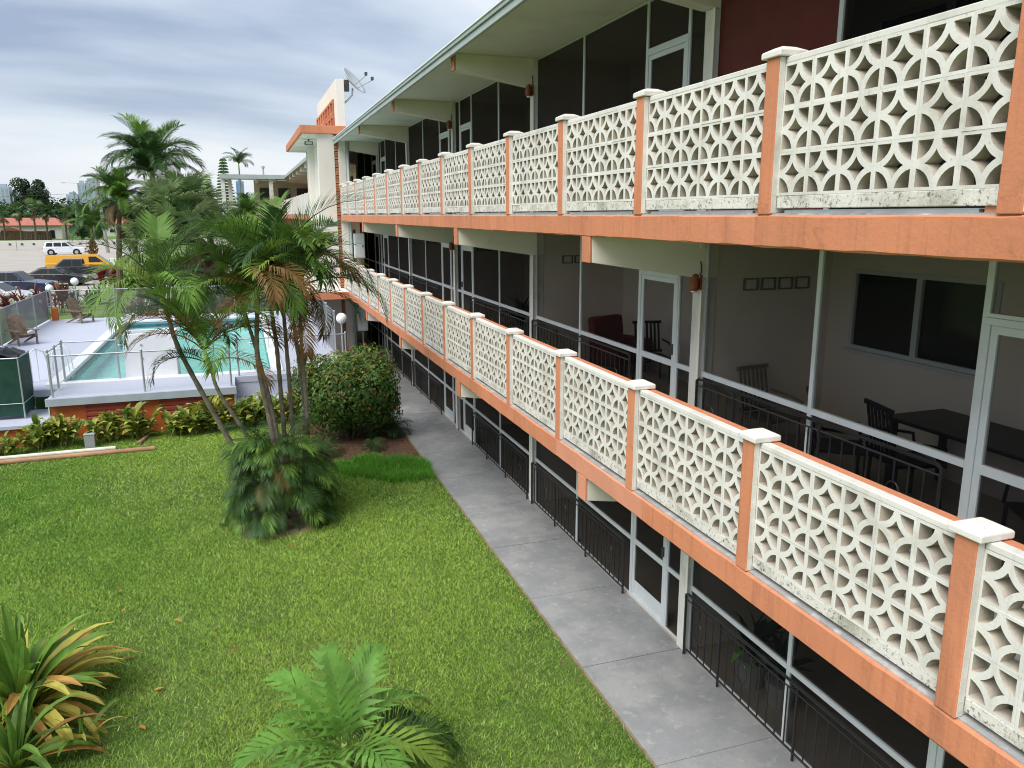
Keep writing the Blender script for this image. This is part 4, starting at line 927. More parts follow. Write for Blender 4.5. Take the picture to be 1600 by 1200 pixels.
for i in rg.sample(sel, min(30, len(sel))):
    q = Vector(p_[i]) + Vector(n_[i]) * 0.03
    for s_ in range(4): fm.sphere(tuple(q + Vector((rg.uniform(-.025, .025), rg.uniform(-.025, .025), rg.uniform(-.02, .02)))), 0.016, 5, 3)
tag(fm.build('flowers', leafm('orange_flower', (0.55, 0.13, 0.03)), Bs, local=True), kind='stuff')

# ------------------------------------------------------------------ plants along the pool wall
rg = random.Random(33)
vl = [strap_mb(0.42, 0.12, R(a), R(b), rg, 0.3, 4).mesh('leaf', varie_m) for a, b in ((78, 5), (65, -30), (50, -50))]
vl2 = recol(vl, leafm('green_broad_leaf', (0.15, 0.24, 0.045), 0.25))
spots = [(-6.05, 21.45, 0.8), (-5.25, 21.75, 1.05), (-4.75, 21.9, 1.2), (-3.55, 22.0, 1.05), (-2.95, 22.05, 1.15), (-1.95, 22.0, 1.0), (-1.45, 22.05, 1.15), (-0.95, 22.1, 1.25), (-0.35, 22.2, 1.2), (0.3, 22.6, 1.15), (0.95, 22.7, 1.1)]
ords = ['leftmost variegated leafy plant, in front of the low platform', 'variegated leafy plant below the green enclosure', 'dense variegated plant at the left end of the orange pool wall', 'variegated plant just right of the grey utility box', 'variegated plant under the left louvred vent',
        'yellow-green variegated plant between the two louvred vents', 'yellow-green variegated plant under the right louvred vent', 'tall variegated plant at the right end of the orange pool wall', 'variegated plant behind the leaning palm trunks', 'variegated plant in front of the white terrace wall', 'variegated plant between the palm trunks and the round bush']
for (x, y, s), lab in zip(spots, ords):
    t = thing('leafy_plant', lab, 'plant', (x, y, GZ), 0, 'variegated plants along the pool wall')
    for st in range(14):
        az = rg.uniform(0, 6.28); r0 = rg.uniform(0.02, 0.30); bx_, by = r0 * math.cos(az), r0 * math.sin(az); hh = rg.uniform(0.25, 0.62) * s
        ex, ey = bx_ * 1.9, by * 1.7
        MB().tube([(bx_, by, 0), (ex, ey, hh)], 0.010, 4).build('stem', shaft_m, t, local=True)
        for j in range(9):
            u = 0.25 + 0.75 * j / 8
            inst('leaf', rg.choice(vl if rg.random() < 0.68 else vl2), t, (bx_ + (ex - bx_) * u, by + (ey - by) * u, hh * u), Euler((rg.uniform(-0.4, 0.4), rg.uniform(-0.3, 0.4), rg.uniform(0, 6.28))), rg.uniform(0.65, 1.05) * s)
# plants at the foot of the bush and by the tower
for x, y, s, lab in ((3.45, 20.2, 0.9, 'dark green fern at the right foot of the round bush'), (1.55, 18.95, 0.7, 'low dark green sprouts in front of the round bush'), (2.75, 19.0, 0.55, 'low strappy sprouts at the front of the mulch bed')):
    t = thing('fern', lab, 'plant', (x, y, GZ + 0.01), 0)
    for j in range(16): inst('frond', rg.choice(skirt_v), t, (0, 0, 0.05), Euler((rg.uniform(-.3, .3), rg.uniform(-0.4, 0.3), j * 0.39 + rg.uniform(-.2, .2))), s * rg.uniform(0.5, 0.85))
red_me = [strap_mb(0.60, 0.085, R(a), R(b), rg, 0.3, 5).mesh('leaf', red_leaf) for a, b in ((85, 40), (70, 0), (55, -30))]
dk_me = recol(red_me, leafm('dark_glossy_leaf', (0.05, 0.11, 0.03)))
mix_me = recol(red_me, leafm('bronze_red_leaf', (0.19, 0.065, 0.035), 0.35))
def ti_plant(x, y, z, n, h, s, lab, pools, group=None, name='ti_plant'):
    t = thing(name, lab, 'plant', (x, y, z), 0, group)
    for q in range(n):
        az = rg.uniform(0, 6.28); r_ = rg.uniform(0.0, 0.38) * s; bx_, by = r_ * math.cos(az), r_ * math.sin(az); hh = rg.uniform(0.35, 1.0) * h
        MB().tube([(bx_ * 0.5, by * 0.5, 0), (bx_, by, hh)], 0.014, 5).build('stem', bark_brown, t, local=True)
        pl = rg.choice(pools)
        for j in range(11): inst('leaf', rg.choice(pl), t, (bx_, by, hh - 0.035 * j * s), Euler((rg.uniform(-.25, .25), rg.uniform(-0.25, 0.3) + 0.04 * j, j * 2.4 + q)), s * rg.uniform(0.6, 0.95))
ti_plant(3.15, 26.6, 0.0, 4, 1.5, 1.0, 'red-leaved ti plant beside the globe lamp and tower', [red_me])
ti_plant(3.55, 25.2, 0.0, 6, 1.2, 1.15, 'dark glossy leafy plant behind the round bush by the corridor', [dk_me])
ti_plant(3.45, 23.6, 0.0, 6, 1.5, 1.15, 'bushy green plant with orange tips just behind the round bush', [dk_me, dk_me, mix_me])
for x, y, s, lab in ((-12.2, 48.5, 1.2, 'leftmost red ti plant beyond the grey fence'), (-11.5, 49.2, 1.25, 'red ti plant in front of the silver car'), (-10.9, 50.6, 1.4, 'bronze-red ti plant in front of the blue car'), (-10.3, 51.6, 1.45, 'bronze-red ti plant beside the left globe lamp')):
    ti_plant(x, y, gz2(y), 9, 1.35, s, lab, [red_me, mix_me], 'red ti plants by the parked cars')
ti_plant(-10.2, 67.5, gz2(67), 9, 1.5, 1.5, 'dark red ti plant near the dark sedan and pickup', [red_me], 'red ti plants by the parked cars')
ti_plant(-9.4, 66.5, gz2(66), 9, 1.4, 1.4, 'dark red ti plant beside the orange pier', [red_me], 'red ti plants by the parked cars')
ti_plant(-10.0, 54.0, gz2(54), 10, 1.0, 1.6, 'green leafy clump between the two far globe lamps', [dk_me], None, 'leafy_plant')
ti_plant(-9.2, 56.0, gz2(56), 9, 0.9, 1.6, 'green leafy clump right of the taller far globe lamp', [dk_me], None, 'leafy_plant')
# shrubs beyond the fence
def shrub(x, y, rx, rz_, lab, colr, seed, n=2600, lw=0.13, name='shrub'):
    t = thing(name, lab, 'shrub', (x, y, gz2(y)), 0)
    a, b = blob_points(n, (0, 0, rz_), rx, rx * 0.8, rz_, seed, 18, 0.4); k = a[:, 2] > 0.03
    inst('foliage', leaf_cloud('foliage', a[k], b[k], lw * 1.5, lw, hair_colours(k.sum(), colr, 0.45, seed), attr_leaf, seed), t)
    for q in range(7):
        az = q * 0.9; MB().tube([(0.08 * math.cos(az), 0.08 * math.sin(az), 0), (rx * 0.6 * math.cos(az), rx * 0.5 * math.sin(az), rz_ * 1.5)], [0.03, 0.008], 5).build('stem', bark_brown, t, local=True)
shrub(-5.3, 45.6, 0.85, 0.75, 'sparse grey-brown shrub beyond the far pool fence', (0.13, 0.12, 0.07), 41, 1100, 0.09)
shrub(-4.3, 66.0, 2.0, 0.8, 'light green shrub mass behind the far path', (0.15, 0.23, 0.05), 42, 3200, 0.2)
shrub(-7.6, 66.0, 1.6, 0.9, 'yellow-green shrub beside the far path', (0.16, 0.25, 0.05), 43, 2600, 0.2)
shrub(-1.6, 48.0, 1.6, 0.8, 'olive shrub behind the palm clump at the far fence', (0.12, 0.16, 0.05), 44, 2600, 0.16)
shrub(1.0, 46.0, 1.4, 0.8, 'green shrub at the far right of the pool fence', (0.08, 0.16, 0.04), 45, 2600, 0.16)
shrub(2.6, 39.9, 0.5, 0.9, 'bright green climbing shrub at the canopy post', (0.10, 0.22, 0.04), 46, 1500, 0.1)
for i in range(6): shrub(-7.0 + 1.05 * i, 43.2, 0.62, 0.32, ('leftmost', 'second', 'third', 'fourth', 'fifth', 'rightmost')[i] + ' low clipped shrub in the hedge behind the far fence', (0.11, 0.13, 0.05), 50 + i, 900, 0.08, 'hedge_shrub')

# ------------------------------------------------------------------ foreground plants
rg = random.Random(77)
st_sh = [(0.95, 0.095, 82, 15), (1.0, 0.10, 70, -15), (0.9, 0.095, 52, -40), (0.9, 0.09, 86, 50)]
sg = [strap_mb(L_, w, R(a), R(b), rg, 0.35, 7, 0.06).mesh('leaf', strap_g) for L_, w, a, b in st_sh]
sy_ = recol(sg, strap_y); so_ = recol(sg, strap_o)
def strap_plant(x, y, n, s, lab, yel, az_c=None):
    t = thing('strap_leaf_plant', lab, 'plant', (x, y, GZ), 0)
    for j in range(n):
        u = j / n; az = rg.uniform(0, 6.28); lowl = u > 0.42
        pl = (sy_ if rg.random() < 0.6 else so_) if (lowl and rg.random() < yel) else sg
        me = rg.choice(pl[1:3]) if lowl else rg.choice(pl)
        inst('leaf', me, t, (0.13 * math.cos(az) * rg.random(), 0.13 * math.sin(az) * rg.random(), 0.10 + 0.10 * (1 - u)), Euler((rg.uniform(-.3, .3), (0.30 if lowl else -0.05) + rg.uniform(-0.15, 0.25), az)), s * rg.uniform(0.75, 1.1))
strap_plant(-2.80, 9.5, 110, 1.3, 'large strap-leaved plant with yellowed lower leaves at the left edge of the lawn', 1.0)
strap_plant(-2.62, 8.45, 46, 1.0, 'green strap-leaved plant in the bottom left corner of the lawn', 0.3)
strap_plant(-2.05, 8.75, 9, 0.45, 'tiny yellow-green seedling beside the bottom left plant', 0.5)
fp = thing('young_palm', 'young broad-leaved palm at the bottom edge of the lawn', 'palm tree', (0.62, 7.05, GZ))
bf = [frond_mb(1.15, R(a), R(b), 13, 0.43, 0.070, 0.35, 0.45, 0.18, rg, s_, 58, 18).mesh('frond', leafm('broad_green_frond_%d' % i, (0.14, 0.30, 0.05), 0.15)) for i, (a, b, s_) in enumerate(((62, -12, 0.1), (52, -35, -0.15), (75, 20, 0.0)))]
by_ = recol(bf[:2], frond_y)
MB().tube([(0, 0, 0), (0.01, 0, 0.35), (0, 0, 0.62)], [0.05, 0.045, 0.03], 8).build('trunk', shaft_m, fp, local=True)
for az, tilt, pl, i, s in ((100, -0.3, bf, 2, 0.85), (62, -0.05, bf, 0, 1.0), (128, -0.02, bf, 0, 0.95), (28, 0.18, bf, 1, 0.95), (-20, 0.35, by_, 1, 0.95), (176, 0.25, bf, 1, 0.95), (205, 0.3, bf, 1, 0.8), (-62, 0.3, bf, 0, 0.9), (250, 0.3, bf, 1, 0.9), (85, 0.05, by_, 0, 0.6), (150, 0.2, bf, 0, 0.7)):
    inst('frond', pl[i], fp, (0, 0, 0.55), Euler((rg.uniform(-.2, .2), tilt, R(az))), s)
for az, tilt, s in ((15, 0.42, 1.05), (40, 0.38, 0.9)): inst('frond', areca_d[1], fp, (0.05, 0.02, 0.35), Euler((0.2, tilt, R(az))), s * 0.62)

# ------------------------------------------------------------------ lawn grass
def blades(name, n, sampler, h, w, colf, seed, lean=0.7):
    g = np.random.default_rng(seed); xy = sampler(g, n); n = len(xy); d = np.hypot(xy[:, 0], xy[:, 1])
    a = g.uniform(0, 2 * np.pi, n); hh = h * g.uniform(0.5, 1.3, n); ww = w * g.uniform(0.7, 1.3, n) * np.clip(d / 11, 0.85, 1.9)
    tv = np.stack([np.cos(a), np.sin(a)], 1); ln = g.uniform(0.1, lean, n) * hh; b2 = g.uniform(0, 2 * np.pi, n)
    v = np.empty((n, 3, 3)); base = np.concatenate([xy, np.full((n, 1), GZ + 0.008)], 1)
    v[:, 0] = base; v[:, 0, :2] -= tv * ww[:, None] / 2; v[:, 1] = base; v[:, 1, :2] += tv * ww[:, None] / 2
    v[:, 2] = base; v[:, 2, 0] += np.cos(b2) * ln; v[:, 2, 1] += np.sin(b2) * ln; v[:, 2, 2] += hh
    c = colf(g, xy); cols = np.repeat(c, 3, 0); cols[0::3] *= 0.85; cols[1::3] *= 0.85
    me = np_mesh(name, v.reshape(-1, 3), np.arange(n * 3).reshape(n, 3), cols, grass_m)
    return tag(inst(name, me), kind='stuff')
def patch_noise(xy, f, o):
    x, y = xy[:, 0] * f + o, xy[:, 1] * f; return 0.5 + 0.25 * (np.sin(x * 1.7 + 1.3 * np.sin(y * 0.9 + o)) + np.sin(y * 1.3 + 1.9 * np.sin(x * 0.7 + 2 * o)))
def lawn_s(g, n):
    y = 5.2 + (22.6 - 5.2) * g.random(n * 2) ** 1.25; x0 = -0.335 * y - 1.6; x = x0 + (3.79 - x0) * g.random(n * 2); keep = np.ones(len(x), bool)
    keep &= ~((y > 18.5 - 0.25 * (x - 1.0)) & (x > 1.0 + 0.3 * np.sin(y * 3)) & (y < 22.4))
    keep &= ~((np.hypot((x - pc[0]) / 0.86, (y - pc[1] + 0.05) / 0.85) < 1.0 + 0.1 * np.sin(9 * x)))
    keep &= ~((np.hypot((x + 2.0) / 0.32, (y - 9.0) / 0.5) < 1) & (g.random(len(x)) < 0.75)) & ~((x > 1.35 + 0.2 * np.sin(4 * y)) & (x < 2.6) & (np.abs(y - (17.9 - 0.8 * (x - 1.5))) < 0.35 + 0.12 * np.sin(7 * x)) & (g.random(len(x)) < 0.8))
    thin = patch_noise(np.stack([x, y], 1), 1.7, 3.3) * patch_noise(np.stack([x, y], 1), 0.7, 9.1); keep &= ~((thin > 0.42) & (g.random(len(x)) < 0.55))
    keep &= ~((x > 3.62 + 0.06 * np.sin(5 * y) + 0.05 * np.sin(13 * y)) & (g.random(len(x)) < 0.6))
    return np.stack([x, y], 1)[keep]
def lawn_c(g, xy):
    t = np.clip(patch_noise(xy, 0.42, 0.7) * 0.8 + patch_noise(xy, 3.1, 2.2) * 0.3 + g.normal(0, 0.22, len(xy)) + 0.12, 0, 1)[:, None]
    c = np.array([[0.155, 0.365, 0.045]]) * (1 - t) + np.array([[0.45, 0.64, 0.125]]) * t
    dry = g.random(len(xy)) < 0.025 + 0.07 * (patch_noise(xy, 0.6, 5.0) > 0.62); c[dry] = np.array([0.70, 0.66, 0.32]) * g.uniform(0.6, 1.1, (dry.sum(), 1)); return c * (0.28 + 1.15 * g.random((len(xy), 1)))
blades('lawn_grass', 440000, lawn_s, 0.042, 0.0112, lawn_c, 2, 1.8)
def patch_s(g, n):
    cl = np.stack([g.uniform(1.5, 3.7, 260), g.uniform(15.9, 18.6, 260)], 1); e_ = ((cl[:, 0] - 2.85) / 1.15) ** 2 + ((cl[:, 1] - 17.25 + 0.35 * (cl[:, 0] - 2.85)) / 0.95) ** 2 + 0.3 * np.sin(cl[:, 0] * 7) * np.sin(cl[:, 1] * 6); cl = cl[e_ < 0.9]
    p = cl[g.integers(0, len(cl), n)] + g.normal(0, 0.085, (n, 2)); return p[p[:, 0] < 3.76]
blades('tall_grass_patch', 15000, patch_s, 0.15, 0.011, lambda g, xy: np.array([[0.17, 0.44, 0.05]]) * g.uniform(0.45, 1.4, (len(xy), 1)), 5, 1.5)
# fallen leaves
lf_me = strap_mb(0.11, 0.045, R(8), R(-5), rg, 0.5, 3, 0.2).mesh('fallen_leaf', strap_o)
for i, (x, y) in enumerate(((-2.2, 12.6), (-2.05, 11.9), (-0.45, 10.3), (-1.5, 8.9), (-1.4, 9.6), (0.5, 13.55), (-0.75, 10.9), (-1.75, 10.5), (-1.2, 11.3))):
    tag(inst('fallen_leaf', lf_me, None, (x, y, GZ + 0.05), (rg.uniform(-.3, .3), rg.uniform(-.2, .2), rg.uniform(0, 6.28)), rg.uniform(0.8, 1.3)), 'small dry brown leaf fallen on the lawn', 'leaf', 'dry leaves scattered on the lawn')

# ------------------------------------------------------------------ palms and trees in the background
rg = random.Random(91)
roy = [frond_mb(3.0, R(a), R(b), 74, 0.95, 0.038, v, d, 0.1, rg, s, 66, 30).mesh('frond', frond_d) for a, b, v, d, s in ((80, -20, 0.5, 0.6, 0.1), (60, -55, 0.35, 0.9, -0.1), (35, -75, 0.2, 1.0, 0.1), (88, 30, 0.5, 0.4, 0))]
roy_g = recol(roy, frond_g); roy_b = recol(roy[2:3], frond_dead)
fan = [fan_mb(0.85, 34, p, rg).mesh('fan_frond', fan_g) for p in (0.7, 0.9, 1.05)]; fan_dead = recol(fan, frond_dead); fan_dk = recol(fan, frond_d)
def feather_palm(x, y, ztop, L, n, lab, r0=0.2, shaft=True, lean=(0, 0), name='palm_tree', deadn=0, group=None, bright=0.35, bark=None):
    zb = gz2(y); t = thing(name, lab, 'palm tree', (x - lean[0], y - lean[1], zb), 0, group); h = ztop - zb
    trunk_mb([(0, 0, 0), (lean[0] * 0.3, lean[1] * 0.3, h * 0.4), (lean[0], lean[1], h)], r0, r0 * 0.6, 12).build('trunk', bark or bark_grey, t, local=True)
    if shaft: MB().tube([(lean[0], lean[1], h - 0.1), (lean[0], lean[1], h + 0.25 * L), (lean[0], lean[1], h + 0.3 * L)], [r0 * 0.62, r0 * 0.55, r0 * 0.2], 8).build('crownshaft', shaft_m, t, local=True, smooth=True)
    for j in range(n):
        pl = roy_g if rg.random() < bright else roy
        u = j / n; me = pl[(3, 0, 0, 1, 1, 2)[min(5, int(u * 6))]]
        inst('frond', me, t, (lean[0], lean[1], h + (0.25 * L if shaft else 0)), Euler((rg.uniform(-.3, .3), rg.uniform(-0.1, 0.2), j * 2.4)), L / 3.0 * rg.uniform(0.85, 1.1))
    for j in range(deadn): inst('frond', roy_b[0], t, (lean[0], lean[1], h), Euler((0.2, 0.65, j * 2.1)), L / 3.0 * 0.75)
    return t
def fan_palm(x, y, ztop, s, n, lab, dead=14, group=None, dark=0.2, skirt=1.6):
    zb = gz2(y); t = thing('fan_palm', lab, 'palm tree', (x, y, zb), 0, group); h = ztop - zb
    trunk_mb([(0, 0, 0), (0.1, 0, h * 0.5), (0, 0, h)], 0.2, 0.17, 10).build('trunk', bark_brown, t, local=True)
    for j in range(n):
        pt = rg.uniform(-0.5, 1.35); inst('fan_frond', rg.choice(fan_dk if rg.random() < dark else fan), t, (0, 0, h), Euler((rg.uniform(-.5, .5), -pt, j * 2.4)), s * rg.uniform(0.85, 1.15))
    for j in range(dead): inst('fan_frond', rg.choice(fan_dead), t, (0, 0, h - rg.uniform(0.1, skirt)), Euler((rg.uniform(-.3, .3), rg.uniform(0.9, 1.35), j * 2.4)), s * rg.uniform(0.6, 0.95))
feather_palm(-4.72, 52, 7.3, 3.5, 36, 'tallest royal palm with drooping dark green crown behind the pool', 0.28, True, (0.2, 0), deadn=4)
feather_palm(-6.45, 50.5, 6.4, 2.3, 26, 'shaggy palm just left of the tallest royal palm', 0.2, False, (0.5, 0), deadn=5, bright=0.6, bark=bark_brown)
feather_palm(-5.9, 51.5, 5.3, 2.2, 18, 'drooping palm below the tallest royal palm', 0.18, False, (0.1, 0), deadn=9, bright=0.3, bark=bark_brown)
fan_palm(-3.9, 49, 5.7, 1.45, 34, 'grey-green fan palm under the tallest royal palm')
fan_palm(-2.75, 50.5, 6.3, 1.4, 30, 'fan palm with dry skirt right of the tallest royal palm')
fan_palm(-2.9, 47.5, 4.6, 1.35, 30, 'low fan palm with dark hollow under its fronds', 18)
fan_palm(-1.75, 49.5, 4.9, 1.4, 28, 'drooping fan palm left of the white gallery posts', 20, None, 0.1)
fan_palm(-4.9, 47.8, 3.9, 1.3, 26, 'small fan palm in front of the palm group', 16)
feather_palm(0.5, 52, 5.5, 1.9, 26, 'bushy palm with thick brown trunk in front of the far wing', 0.3, False, bright=0.85, bark=bark_brown)
feather_palm(0.25, 84, 10.1, 2.0, 11, 'small slender palm rising above the far gallery roof', 0.1, True, bright=0.1)
feather_palm(-14.0, 88, 3.75, 2.8, 22, 'palm with hanging seed cluster in front of the parked cars', 0.13, True, bright=0.6)
sc_ = thing('seed_cluster', 'brown hanging seed cluster under the palm crown by the yellow van', 'seed cluster', (-13.95, 87.6, 1.75))
mb = MB()
for i in range(150): a = rg.uniform(0, 6.28); r_ = 0.55 * math.sqrt(rg.random()); zz = rg.uniform(0, 1.7); w_ = math.sin(math.pi * (0.15 + 0.8 * zz / 1.7)); mb.sphere((r_ * w_ * math.cos(a), r_ * w_ * math.sin(a) - 0.1, zz), 0.09, 5, 4)
mb.build('seeds', frond_b, sc_, local=True); MB().tube([(0, 0.2, 1.6), (0.03, 0.25, 2.3)], 0.05, 5).build('stalk', frond_y, sc_, local=True)
def norfolk(x, y, ztop, s, lab):
    zb = gz2(y); t = thing('norfolk_pine', lab, 'tree', (x, y, zb)); h = ztop - zb
    MB().tube([(0, 0, 0), (0, 0, h * 0.6), (0, 0, h)], [0.2, 0.12, 0.02], 6).build('trunk', bark_brown, t, local=True)
    mb = MB(); lv = 16
    for i in range(lv):
        zz = h - s * 3.2 * (i + 0.3) / lv; r_ = s * (0.06 + 0.55 * (i + 0.5) / lv)
        for j in range(7):
            a = j * 0.9 + i; d = Vector((math.cos(a), math.sin(a), 0)); p0 = Vector((0, 0, zz)); p1 = p0 + d * r_ + Vector((0, 0, -0.05 * s)); sd_ = Vector((-d.y, d.x, 0))
            for q in range(7):
                u = (q + 1) / 7; pq = p0.lerp(p1, u); w = 0.12 * s * (1.15 - u * 0.6)
                mb.add([pq - sd_ * w, pq + sd_ * w, pq + Vector((0, 0, 0.13 * s)) + d * 0.1 * s, pq + d * 0.2 * s], [(0, 3, 2), (1, 2, 3)])
    mb.build('crown', frond_d, t, local=True)
norfolk(-1.25, 88, 11.3, 1.5, 'taller norfolk pine behind the far gallery roof'); norfolk(-2.75, 84, 9.4, 1.3, 'shorter norfolk pine left of the far gallery roof')
def tree(x, y, rx, z0, z1, lab, colr, seed, n=1900, lw=0.5, group=None, name='broadleaf_tree'):
    zb = gz2(y); t = thing(name, lab, 'tree', (x, y, zb), 0, group); c = ((z0 + z1) / 2 - zb); rz_ = (z1 - z0) / 2
    a, b = blob_points(n, (0, 0, c), rx, rx * 0.8, rz_, seed, 16, 0.35)
    inst('crown', leaf_cloud('crown', a, b, lw * 1.3, lw, hair_colours(n, colr, 0.5, seed), attr_leaf, seed), t)
    tk = MB().tube([(0, 0, 0), (0.1, 0, c * 0.5), (0, 0, c)], [0.35, 0.25, 0.12], 7).build('trunk', bark_brown, t, local=True)
    for q in range(5): az = q * 1.3; MB().tube([(0.05, 0, c * 0.5), (rx * 0.5 * math.cos(az), rx * 0.4 * math.sin(az), c + rz_ * 0.2)], [0.14, 0.04], 5).build('limb', bark_brown, tk, local=True)
tree(-51.0, 240, 4.9, 6.0, 16.6, 'tall dark round tree on the left skyline', (0.035, 0.065, 0.03), 201, 2600, 0.55)
tl = [(-47, 178, 6, 2, 9.2), (-41, 182, 5, 2, 8.6), (-33.5, 176, 5, 2.4, 10.0), (-29, 184, 5, 2, 9.6), (-24.5, 178, 4.5, 2, 8.4), (-19.5, 172, 4.5, 2, 7.4), (-15, 180, 5, 2, 7.2), (-9, 176, 6, 2, 7.0), (-2, 182, 6, 2, 7.4), (6, 178, 7, 2, 8), (-56, 180, 7, 2, 9.5), (-66, 178, 7, 2, 9)]
for i, (x, y, rx, z0, z1) in enumerate(tl):
    x, y, rx, z0, z1 = x * 1.4, y * 1.4, rx * 1.4, 1.0, 5.73 + (z1 - 5.73) * 1.4
    tree(x, y, rx, z0, z1, 'dark green tree in the far tree line, number %s from the left' % ('three', 'four', 'five', 'six', 'seven', 'eight', 'nine', 'ten', 'eleven', 'twelve', 'two', 'one')[i], (0.035, 0.07, 0.028), 210 + i, 1500, 0.7, 'trees of the far tree line')
for i, (x, y, h) in enumerate(((-49.5, 203, 6.0), (-46.2, 202, 6.6), (-43.3, 202, 6.9), (-41.2, 203, 6.5), (-37.6, 204, 6.2), (-53, 203, 6.3))):
    fan_palm(x, y, h, 1.6, 16, ('second palm from the left in front of the red-roofed house', 'third palm in front of the red-roofed house', 'middle palm in front of the red-roofed house', 'palm before the right half of the red-roofed house', 'palm at the right end of the red-roofed house', 'leftmost palm in front of the red-roofed house')[i], 5, 'palms in front of the far house', 0.7, 0.4)
tree(-34.0, 202, 3.2, 0.5, 6.2, 'dark bushy tree right of the red-roofed house', (0.04, 0.08, 0.03), 231, 1500, 0.4)
tree(-28.5, 185, 2.2, 0.5, 4.6, 'small round tree on the far roadside grass', (0.05, 0.10, 0.03), 232, 1100, 0.3)

# ------------------------------------------------------------------ road barrier, houses, skyline
bar = thing('road_barrier', 'long low white concrete barrier with a row of dark holes across the road', 'barrier', (-30, 145.6, gz2(145)))
wb_ = M('white_barrier_concrete', (0.60, 0.58, 0.53), 0.85, 0.06, 0.5)
for i in range(20):
    x0 = -84 + i * 5.0; p = bx(x0, x0 + 4.96, 145.4, 145.9, gz2(145) - 0.1, gz2(145) + 1.5).build('barrier_segment', wb_, bar, bevel=0.05)
    for q in range(3): bx(x0 + 0.6 + 1.65 * q, x0 + 0.95 + 1.65 * q, 145.36, 145.399, gz2(145) + 0.80, gz2(145) + 1.10).build('drain_hole', alu_dark, p)
verge = sheet('grass_verge', [(146, -120, 30), (170, -120, 34), (205, -120, 40)], M('verge_grass', (0.16, 0.27, 0.045), 0.95, 0.2, 0.8), 0.02)
def house(x0, x1, y0, y1, zb, ze, zr, lab, wall, roofm):
    t = thing('house', lab, 'house', ((x0 + x1) / 2, y0, zb)); bx(x0, x1, y0, y1, zb - 0.3, ze).build('wall', wall, t)
    ym = (y0 + y1) / 2
    r_ = MB().add([(x0 - .6, y0 - .7, ze - .05), (x1 + .6, y0 - .7, ze - .05), (x1 + .6, y1 + .7, ze - .05), (x0 - .6, y1 + .7, ze - .05), (x0 + 2.2, ym, zr), (x1 - 2.2, ym, zr)], [(0, 1, 5, 4), (1, 2, 5), (2, 3, 4, 5), (3, 0, 4), (3, 2, 1, 0)]).build('roof', roofm, t)
    bx(x0 + 2, x0 + 2.7, ym - .3, ym + .3, zr - 0.6, zr + 0.5).build('chimney', wall, r_)
    n = int((x1 - x0) / 3.2)
    for i in range(n):
        xa = x0 + 1.0 + i * 3.2
        if i == n - 1: d = bx(xa, xa + 1.0, y0 - 0.06, y0 - 0.001, zb, zb + 2.0).build('door', glass_dark, t); bx(xa + 0.8, xa + 0.88, y0 - 0.1, y0 - 0.061, zb + 0.95, zb + 1.05).build('handle', chrome, d)
        else: w = bx(xa, xa + 1.5, y0 - 0.06, y0 - 0.001, zb + 0.9, zb + 1.9).build('window', alu, t); bx(xa + .08, xa + 1.42, y0 - 0.075, y0 - 0.061, zb + 0.98, zb + 1.82).build('pane', glass_dark, w)
red_tile = M('faded_red_roof_tile', (0.42, 0.16, 0.115), 0.85, 0.15, 1.2); house_w = M('house_stucco', (0.58, 0.55, 0.50), 0.85, 0.06, 0.6)
house(-60, -40.5, 215, 226, 0.3, 3.5, 5.2, 'low house with faded red tile roof across the road', house_w, red_tile)
house(-34, -20, 235, 246, 0.3, 3.6, 5.4, 'farther red-roofed house partly behind the palms', house_w, red_tile)
house(-84, -64, 240, 250, 0.3, 4.0, 6.0, 'pale house behind the trees at the far left', house_w, M('tan_roof', (0.42, 0.30, 0.22), 0.85))
sh = thing('garden_shed', 'small brown shed with pitched roof in front of the red-roofed house', 'shed', (-49.5, 209, 0.3)); bx(-51.4, -47.6, 208.2, 210.5, 0.2, 2.3).build('wall', M('brown_shed_wood', (0.20, 0.10, 0.06), 0.85), sh); MB().prism([(-51.8, 2.3), (-47.2, 2.3), (-49.5, 3.2)], 'y', 208, 210.8).build('roof', M('rust_roof', (0.30, 0.13, 0.08), 0.85), sh)
fnc = thing('wooden_fence', 'brown wooden fence in front of the red-roofed house', 'fence', (-49.5, 205, 0.3)); fm_ = M('brown_fence_board', (0.13, 0.085, 0.055), 0.9, 0.3, 2, rand=0.2)
bd = bx(-0.24, 0.24, -0.02, 0.02, -0.2, 1.45).mesh('board', fm_)
for i in range(36): inst('board', bd, fnc, (-9.0 + 0.5 * i, 0, 0), scl=(1, 1, 1.35))
def tower(x, y, w, h, lab, c, group):
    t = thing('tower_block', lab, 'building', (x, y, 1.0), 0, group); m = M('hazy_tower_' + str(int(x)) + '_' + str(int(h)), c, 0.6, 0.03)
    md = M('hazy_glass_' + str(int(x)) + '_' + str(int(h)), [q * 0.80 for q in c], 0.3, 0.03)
    MB().box(-w / 2, w / 2, -w / 2, w / 2, 0, h).build('wall', m, t, local=True); nf = int(h / 3.2); nb = max(2, int(w / 3.5))
    for b_ in range(nb): MB().box(-w / 2 + w * (b_ + 0.2) / nb, -w / 2 + w * (b_ + 0.75) / nb, -w / 2 - 0.06, -w / 2 - 0.001, 2, h - 2).build('window_bay', md, t, local=True)
    MB().box(-w / 4, w / 4, -w / 4, w / 4, h, h + 2.5).build('plant_room', m, t, local=True)
hz = (0.36, 0.43, 0.52)
